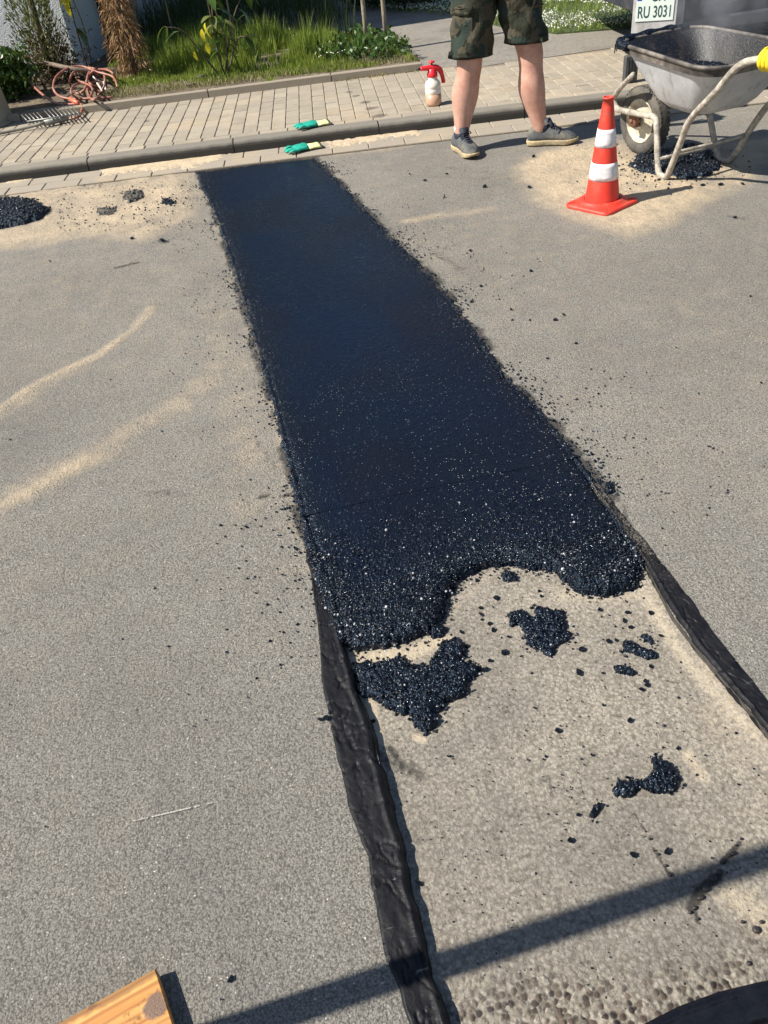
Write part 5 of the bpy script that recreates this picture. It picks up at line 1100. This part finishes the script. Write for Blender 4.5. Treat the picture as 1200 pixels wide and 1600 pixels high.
M['pipe'] = simple('mud_pipe', (.40, .36, .30), .65, .4, 35, .7, .004, dirt=(.13, .115, .10), dirtsc=14, dirtamt=.7)
for sg, nm in ((-1, 'side_tube'), (1, 'side_tube')):
    w_ = .205; pts = [(sg*.080, .67, .285), (sg*.085, .64, .245), (sg*.095, .58, .232), (sg*.115, .42, .245), (sg*.14, .27, .262), (sg*.155, .20, .268), (sg*.172, .155, .24), (sg*.19, .10, .10), (sg*.20, .065, .025), (sg*.205, .015, .012), (sg*.215, -.03, .04), (sg*.235, -.12, .22), (sg*.262, -.20, .345), (sg*.292, -.38, .50), (sg*.300, -.50, .62), (sg*.300, -.62, .665), (sg*.300, -.80, .68)]
    b = MB(); b.tube(pts, .0165, 10, 5); b.build(nm, M['pipe'], bar)
    b = MB(); b.tube([(sg*.082, .665, .265), (sg*.086, .65, .29), (sg*.12, .55, .36), (sg*.16, .40, .45)], .015, 8, 4); b.build('front_brace', M['pipe'], bar)
    b = MB(); b.tube([(sg*.300, -.66, .67), (sg*.300, -.80, .68)], .021, 12, 1); b.build('grip', simple('grip_rubber', (.02, .02, .02), .6), bar)
    b = MB(); b.box((sg*.075, .47, .195), (.030, .055, .075), 0, .004); b.lathe([(.011, -.006), (.011, .006)], 6, (sg*.094, .47, .19), Matrix.Rotation(PI/2, 3, 'Y')); b.build('axle_bracket', simple('rusty_steel', (.20, .10, .06), .7, .4, 60, .5), bar)
b = MB(); b.tube([(-.19, .085, .085), (0, .085, .080), (.19, .085, .085)], .011, 8, 3); b.build('cross_bar', M['pipe'], bar)
b = MB(); b.tube([(-.225, -.085, .16), (0, -.085, .158), (.225, -.085, .16)], .010, 8, 3); b.build('cross_bar', M['pipe'], bar)
# wheel
wh = MB(); RY = Matrix.Rotation(PI/2, 3, 'Y'); wc = (0, .47, .180)
wh.lathe([(.115, -.030), (.125, -.040), (.145, -.046), (.168, -.042), (.180, -.028), (.184, -.012), (.184, .012), (.180, .028), (.168, .042), (.145, .046), (.125, .040), (.115, .030)], 48, wc, RY, caps=(False, False)); 
ty = wh.build('tyre', simple('old_tyre', (.075, .070, .062), .85, .3, 30, .5, .004, dirt=(.17, .15, .12), dirtsc=9), bar)
tr = MB()
for k in range(44):
    a = 2*PI*k/44
    for sg in (-1, 1):
        p = Vector(wc)+Vector((sg*.020, math.cos(a)*.181, math.sin(a)*.181)); R3 = Matrix.Rotation(a, 3, 'X'); tr.box(p, (.026, .004, .014), 0, 0, R3)
tr.build('tread', ty.data.materials[0], ty, False)
wh = MB(); wh.lathe([(.024, -.028), (.024, -.045), (.034, -.030), (.085, -.012), (.100, -.020), (.110, -.036), (.118, -.038), (.118, -.028), (.112, -.01), (.112, .01), (.118, .028), (.118, .038), (.110, .036), (.100, .020), (.085, .012), (.034, .030), (.024, .045), (.024, .028)], 40, wc, RY); wh.build('wheel_rim', simple('cream_rim', (.50, .46, .36), .6, .2, 20, .3, .002, dirt=(.24, .20, .15), dirtsc=12, dirtamt=.7), bar)
wh = MB(); wh.tube([(-.07, .47, .195), (.07, .47, .195)], .009, 8, 1); wh.build('axle', M['galv'], bar)
# load of asphalt left in the tray (lies in the tray)
def load():
    n = 60; X, Y = np.meshgrid(np.linspace(-.24, .24, 110), np.linspace(-.30, .32, 150)); d = 1-np.sqrt((X/np.interp(Y, [-.3, .32], [.222, .200]))**2+((Y-.035)/.245)**2)
    Z = .462+.035*np.clip(Y, -.3, .3)/.3+.02*(fbm(X, Y, .1, 1)-.5)+.011*domes(X, Y, .012, 0); keep = (d[:-1, :-1] > 0)
    V, F, A = compact(np.stack([X, Y, Z], -1).reshape(-1, 3), grid_faces(110, 150, keep), {'dust': 0*X}); o = fast_mesh('asphalt_load', V, F, M['fresh'], None, True, A); o.location = BO; o.rotation_euler = (0, 0, BA); tag(o, 'steaming black asphalt left inside the wheelbarrow tray', 'asphalt load')
load()
# ---------------------------------------------------------------- second person at the barrow handles
M['yglove'] = simple('yellow_glove', (.80, .62, .02), .7, .15, 40, .6, .004)
def bw(x, y, z): return BO+BV*x+BU*y+Vector((0, 0, z))
hipB = bw(0, -1.12, .92); shB = hipB+Vector((0, 0, .5))+BU*.06
wl, wr_ = bw(-.315, -.80, .735), bw(.315, -.80, .735)
person('person in dark clothes and yellow gloves holding the wheelbarrow handles', [tuple(bw(-.13, -1.22, 0))[:2], tuple(bw(.13, -1.02, 0))[:2]], [PI/2+BA+.1, PI/2+BA-.1], hipB, .5, PI/2+BA,
       [[tuple(-BV*.19+Vector((0, 0, -.03))), tuple(bw(-.34, -1.16, 1.10)), tuple(wl)], [tuple(BV*.19+Vector((0, 0, -.03))), tuple(bw(.34, -1.16, 1.10)), tuple(wr_)]], 5, 'shirt', True, lean=tuple(BU*.12)[:2])
def grip_glove(sg, lab):
    P, E, Rr = [], [], []; ax = -BU; c0 = bw(sg*.300, -.70, .672); r = .034
    # knuckles over the tube, palm on top, fingers wrap outwards and under
    last = chain(P, E, Rr, [bw(sg*.315, -.86, .78), bw(sg*.313, -.80, .745), c0+Vector((0, 0, .045))-BU*.05, c0+Vector((0, 0, .040))], [(.036, .036), (.036, .034), (.040, .024), (.042, .020)])
    for k in range(4):
        b0 = c0+BU*(-.035+.024*k)
        pts = [b0+BV*(sg*math.sin(a)*r*1.15)+Vector((0, 0, math.cos(a)*r*1.15)) for a in (.35, 1.15, 1.95, 2.75, 3.5)]; chain(P, E, Rr, pts, [.0125, .013, .0125, .012, .010], last)
    b0 = c0-BU*.04; chain(P, E, Rr, [b0-BV*sg*.03+Vector((0, 0, .028)), b0+BU*.025-BV*sg*.044+Vector((0, 0, .0)), b0+BU*.05-BV*sg*.034+Vector((0, 0, -.026))], [.015, .014, .012], last-1)
    o = skin('work_glove', P, E, Rr, M['yglove']); tag(o, lab, 'glove')
grip_glove(-1, 'yellow work glove gripping the near wheelbarrow handle at the right edge'); grip_glove(1, 'yellow work glove on the far wheelbarrow handle')
# ---------------------------------------------------------------- green gloves
M['ggreen'] = simple('green_glove', (.012, .33, .235), .55, .2, 30, .5, .003); M['gcuff'] = simple('knit_cuff', (.64, .64, .30), .9, .12, 120, .8, .002)
def flat_glove(lab, base, az, z, curl, seed):
    t = thing('green_glove', lab, 'glove', (base.x, base.y, z), az); R3 = random.Random(seed); P, E, Rr = [], [], []
    last = chain(P, E, Rr, [(0, 0, .024), (.04, 0, .030), (.08, 0, .030)], [(.034, .022), (.042, .026), (.040, .022)])
    for k in range(4):
        y = -.033+.022*k; ln = (.060, .075, .072, .056)[k]; cz = R3.uniform(-.006, .012)+curl*.012
        chain(P, E, Rr, [(.10, y, .026), (.10+ln*.5, y*1.1, .024+cz), (.10+ln, y*1.12+R3.uniform(-.006, .006), .014+cz*.5)], [.0125, .0118, .010], last)
    chain(P, E, Rr, [(.03, -.045, .024), (.065, -.062+curl*.01, .02), (.095, -.058, .016)], [.014, .013, .011], 1)
    skin('hand', P, E, Rr, M['ggreen'], t)
    b = MB(); L_ = []
    for x, w_, h_ in ((.012, .036, .022), (-.02, .034, .020), (-.055, .037, .020), (-.075, .040, .019)): L_.append([Vector((x, w_*math.cos(a)*(1+.03*math.sin(a*7)), .021+h_*math.sin(a))) for a in np.linspace(0, 2*PI, 22)[:-1]])
    L_.append([p*1 for p in L_[-1]]); c = sum(L_[-1], Vector())/21; L_[-1] = [c+(p-c)*.86+Vector((.02, 0, 0)) for p in L_[-1]]
    b.rings(L_, True, True); b.build('cuff', M['gcuff'], t); t.scale = (1.0, 1.45, .70)
g1 = G(498, 197, PT); flat_glove('green rubber glove with yellow cuff on the paving edge', g1, math.radians(186), PT+.002, 1.2, 1)
g2 = G(484, 233, .014); print('g2', g2, kp(s_at(g2.x))[0]); flat_glove('green rubber glove with yellow cuff lying in the gutter below the kerb', g2, math.radians(187), .016, .2, 2)

# ---------------------------------------------------------------- trailer with number plate
M['tdark'] = simple('trailer_dark', (.030, .033, .042), .45, .25, 6, .2, .004, dirt=(.09, .085, .08), dirtsc=3, dirtamt=.6)
M['tlight'] = simple('trailer_light', (.42, .41, .40), .5, .15, 14, .3, .003, dirt=(.20, .19, .18), dirtsc=8, dirtamt=.6)
TRX = 3.02; TRY = 6.02
trl = thing('trailer', 'dark trailer with number plate parked behind the wheelbarrow', 'trailer', (TRX, TRY, KH), -.10)
b = MB(); b.box((1.20, 1.3, .75), (1.9, 2.4, .85), 0, .01); b.build('body', M['tdark'], trl, False)
for xx in (.30, 2.15):
    b = MB(); b.box((xx, .03, .75), (.10, .09, .90), 0, .008); b.build('corner_post', M['tlight'], trl, False)
for k in range(3):
    b = MB(); b.box((.72+k*.5, .088, .74), (.44, .02, .70), 0, .008); b.build('tail_panel', M['tdark'], trl, False)
b = MB(); b.box((1.2, .04, .30), (1.95, .10, .07), 0, .006); b.build('chassis', M['tdark'], trl, False)
pn = bpy.data.objects.new('light_board', None); COL.objects.link(pn); pn.parent = trl; pn.location = (.14, -.02, .53); pn.rotation_euler = (math.radians(-8), 0, math.radians(-24))
b = MB(); b.box((0, 0, 0), (.285, .05, .48), 0, .008); b.build('board_panel', M['tlight'], pn, False)
b = MB(); b.box((.0, -.01, -.262), (.30, .09, .035), 0, .006); b.build('board_foot', M['tlight'], pn, False)
PW, PH_ = .245, .20; pz_ = -.065+.0
mp = simple('plate_white', (.60, .66, .60), .35, .04); b = MB(); b.box((0, -.029, pz_), (PW, .005, PH_), 0, .0015); pl = b.build('number_plate', mp, pn, False)
mk_ = simple('plate_green', (.02, .07, .06), .4, .1)
b = MB()
for (cx, cz, sx, sz) in ((0, PH_/2-.004, PW-.006, .003), (0, -PH_/2+.004, PW-.006, .003), (-PW/2+.004, 0, .003, PH_-.006), (PW/2-.004, 0, .003, PH_-.006)): b.box((cx, -.0322, pz_+cz), (sx, .0012, sz))
def text(s_, size, x, z, parent, mat, name='plate_letters', y=-.0322):
    cu = bpy.data.curves.new(name, 'FONT'); cu.body = s_; cu.size = size; cu.extrude = .0006; cu.offset = .0012; cu.align_x = 'LEFT'; o = bpy.data.objects.new(name, cu); COL.objects.link(o)
    dg = bpy.context.evaluated_depsgraph_get(); me = bpy.data.meshes.new_from_object(o.evaluated_get(dg)); bpy.data.objects.remove(o); me.materials.clear()
    o = link(name, me, mat, parent, False); o.rotation_euler = (PI/2, 0, 0); o.location = (x, y, z); o.scale = (.66, 1, 1); return o
text('RU 3031', .096, -.112, pz_-.078, pn, mk_); text('GM', .096, -.030, pz_+.016, pn, mk_)
b = MB(); b.lathe([(.015, -.0326), (.015, -.0318)], 20, (.085, 0, pz_+.045), Matrix(((1, 0, 0), (0, 0, 1), (0, 1, 0)))); b.build('plate_seal', simple('seal', (.22, .24, .24), .5, .2), pn, False)
b = MB(); b.box((-.103, -.0322, pz_+.058), (.030, .0012, .072)); b.build('blue_band', simple('plate_blue', (.01, .035, .35), .4, .1), pn, False)
for sx in (.62, 1.86):
    b = MB(); b.lathe([(.16, -.085), (.20, -.095), (.275, -.09), (.288, -.07), (.29, 0), (.288, .07), (.275, .09), (.20, .095), (.16, .085)], 40, (sx, .95, .29), RY); wq = b.build('wheel', simple('trailer_tyre', (.035, .034, .033), .85, .3, 30, .5, .004, dirt=(.08, .075, .07)), trl, False)
b = MB(); b.box((.0, -.02, .085), (.085, .06, .17), 0, .006)
for k in range(4): b.box((-.03+.02*k, -.052, .085), (.006, .006, .14), 0, .001)
b.build('support_foot', simple('rubber_block', (.055, .056, .058), .7, .25, 20, .3), trl, False)
# steam rising from the hot tray
ms = bpy.data.materials.new('steam'); ms.use_nodes = True; nt = ms.node_tree; nt.nodes.clear(); o_ = nt.nodes.new('ShaderNodeOutputMaterial'); pv = nt.nodes.new('ShaderNodeVolumePrincipled'); nt.links.new(pv.outputs[0], o_.inputs['Volume']); pv.inputs['Color'].default_value = (.9, .93, 1, 1)
tcn = nt.nodes.new('ShaderNodeTexCoord'); nz = nt.nodes.new('ShaderNodeTexNoise'); nz.inputs['Scale'].default_value = 2.6; nz.inputs['Detail'].default_value = 3; nz.inputs['Distortion'].default_value = .6; nt.links.new(tcn.outputs['Object'], nz.inputs['Vector'])
sg_ = nt.nodes.new('ShaderNodeVectorMath'); sg_.operation = 'LENGTH'; nt.links.new(tcn.outputs['Object'], sg_.inputs[0])
mr = nt.nodes.new('ShaderNodeMapRange'); mr.inputs[1].default_value = .25; mr.inputs[2].default_value = 1.0; mr.inputs[3].default_value = 1; mr.inputs[4].default_value = 0; nt.links.new(sg_.outputs['Value'], mr.inputs[0])
m2 = nt.nodes.new('ShaderNodeMapRange'); m2.inputs[1].default_value = .38; m2.inputs[2].default_value = .72; m2.inputs[3].default_value = 0; m2.inputs[4].default_value = 2.3; nt.links.new(nz.outputs[0], m2.inputs[0])
mm = nt.nodes.new('ShaderNodeMath'); mm.operation = 'MULTIPLY'; nt.links.new(mr.outputs[0], mm.inputs[0]); nt.links.new(m2.outputs[0], mm.inputs[1]); nt.links.new(mm.outputs[0], pv.inputs['Density'])
b = MB(); b.lathe([(math.cos(a)*1.0, math.sin(a)*1.0) for a in np.linspace(-1.5, 1.5, 13)], 20); st_ = b.build('steam', ms); st_.location = bw(.06, .0, .98); st_.scale = (.34, .42, .48); tag(st_, 'thin steam rising from the hot asphalt in the tray', 'steam', kind='stuff')

# ---------------------------------------------------------------- wooden board, tub, post
def mat_wood():
    m, n = newmat('orange_board'); P = n.co(); g_ = n.mapping((1.2, 22, 22), (0, 0, 0), P); a = n.noise(3.2, 4, .6, g_, 0, .5)
    wv = n.n('TexWave'); wv.wave_type = 'BANDS'; wv.bands_direction = 'Y'; wv.inputs['Scale'].default_value = 19; wv.inputs['Distortion'].default_value = 6.5; wv.inputs['Detail'].default_value = 2; wv.inputs['Detail Scale'].default_value = .6; n.put(wv.inputs['Vector'], n.mapping((.25, 1, 1), (0, 0, 0), P))
    c = n.mix(n.rng(a, .3, .7), (.46, .20, .055), (.66, .36, .12)); c = n.mix(n.rng(wv.outputs[0], .5, 1.0, 0, .55), c, (.24, .085, .022))
    ed = n.rng(n.m('ADD', n.sep(P)[1], n.m('MULTIPLY', n.noise(30, 4, .6, P), .030)), -.004, .004, 0, 1)
    c = n.mix(n.m('MULTIPLY', ed, .55), c, (.13, .07, .032))
    d = n.n('VectorMath', operation='DISTANCE'); n.put(d.inputs[0], P); d.inputs[1].default_value = (-.020, -.058, .03)
    bl = n.rng(n.m('ADD', d.outputs['Value'], n.m('MULTIPLY', n.m('SUBTRACT', n.noise(38, 4, .65, P), .5), .035)), .024, .018); c = n.mix(bl, c, n.mix(n.noise(420, 2, .6, P), (.09, .055, .04), (.26, .17, .12)))
    c = n.mix(n.rng(n.noise(24, 4, .7, P), .60, .68, 0, .7), c, (.10, .05, .025))
    n.set(c, .6, .35, n.bump(n.m('ADD', a, n.m('MULTIPLY', n.noise(300, 3, .7, P), n.m('ADD', .1, bl))), .5, .003)); return m
c0 = G(243, 1513, .03); c1 = G(90, 1600, .03); dv = (c0-c1).normalized(); ang = math.atan2(dv.y, dv.x)
bd = MB(); nseg = 14; top = [Vector((-.7*(1-i/nseg), .0012*math.sin(i*2.1), 0)) for i in range(nseg+1)]
bd.box((-.35, -.075, .0145), (.70, .15, .029), 0, .002); o = bd.build('wooden_board', mat_wood(), None, False); o.location = (c0.x, c0.y, .002); o.rotation_euler = (0, 0, ang); tag(o, 'orange brown wooden board with a mud blotch at the bottom left', 'board')
# black tub bottom right
q1, q2, q3 = G(1010, 1600, .10), G(1104, 1558, .10), G(1200, 1534, .10)
def circ(a, b, c):
    D = 2*(a.x*(b.y-c.y)+b.x*(c.y-a.y)+c.x*(a.y-b.y)); f_ = lambda p: p.x**2+p.y**2
    return Vector(((f_(a)*(b.y-c.y)+f_(b)*(c.y-a.y)+f_(c)*(a.y-b.y))/D, (f_(a)*(c.x-b.x)+f_(b)*(a.x-c.x)+f_(c)*(b.x-a.x))/D, 0))
cc = circ(q1, q2, q3); rad_ = (Vector((q2.x, q2.y, 0))-cc).length; print('tub', cc, rad_)
tub = thing('black_tub', 'black tar-smeared tub cut off by the bottom right corner', 'tub', (cc.x, cc.y, TD+.003))
zt = .10-TD-.003; mtub = simple('tarred_rubber', (.006, .006, .008), .25, .4, 30, .7, .006, dirt=(.30, .29, .28), dirtsc=34, dirtamt=.0)
b = MB(); b.lathe([(rad_*.86, 0), (rad_*.92, .05), (rad_*.97, zt-.012), (rad_+.002, zt-.008), (rad_+.002, zt), (rad_-.006, zt+.001), (rad_-.01, zt-.01), (rad_*.9, .05)], 64, caps=(True, False)); b.build('wall', mtub, tub)
b = MB(); b.lathe([(rad_*.94, zt-.035), (rad_*.6, zt-.026), (rad_*.3, zt-.03), (.001, zt-.024)], 64, caps=(False, True)); b.build('tar', mtub, tub)
# out-of-view post added to cast the long shadow across the trench
bpz = Vector((-1.02, .595, 0)); post = thing('shadow_post', 'unseen red and white post added to cast the long shadow over the trench', 'shadow post', bpz)
for k in range(8):
    b = MB(); b.lathe([(.026, .06+k*.25), (.026, .31+k*.25)], 20, caps=(k == 0, k == 7)); b.build('white_band' if k % 2 else 'red_band', M['cwhite'] if k % 2 else M['cred'], post)
b = MB(); b.box((0, 0, .035), (.40, .36, .07), 0, .012); b.build('rubber_foot', simple('foot_rubber', (.03, .03, .03), .8), post, False)
SC.render.engine = 'CYCLES'
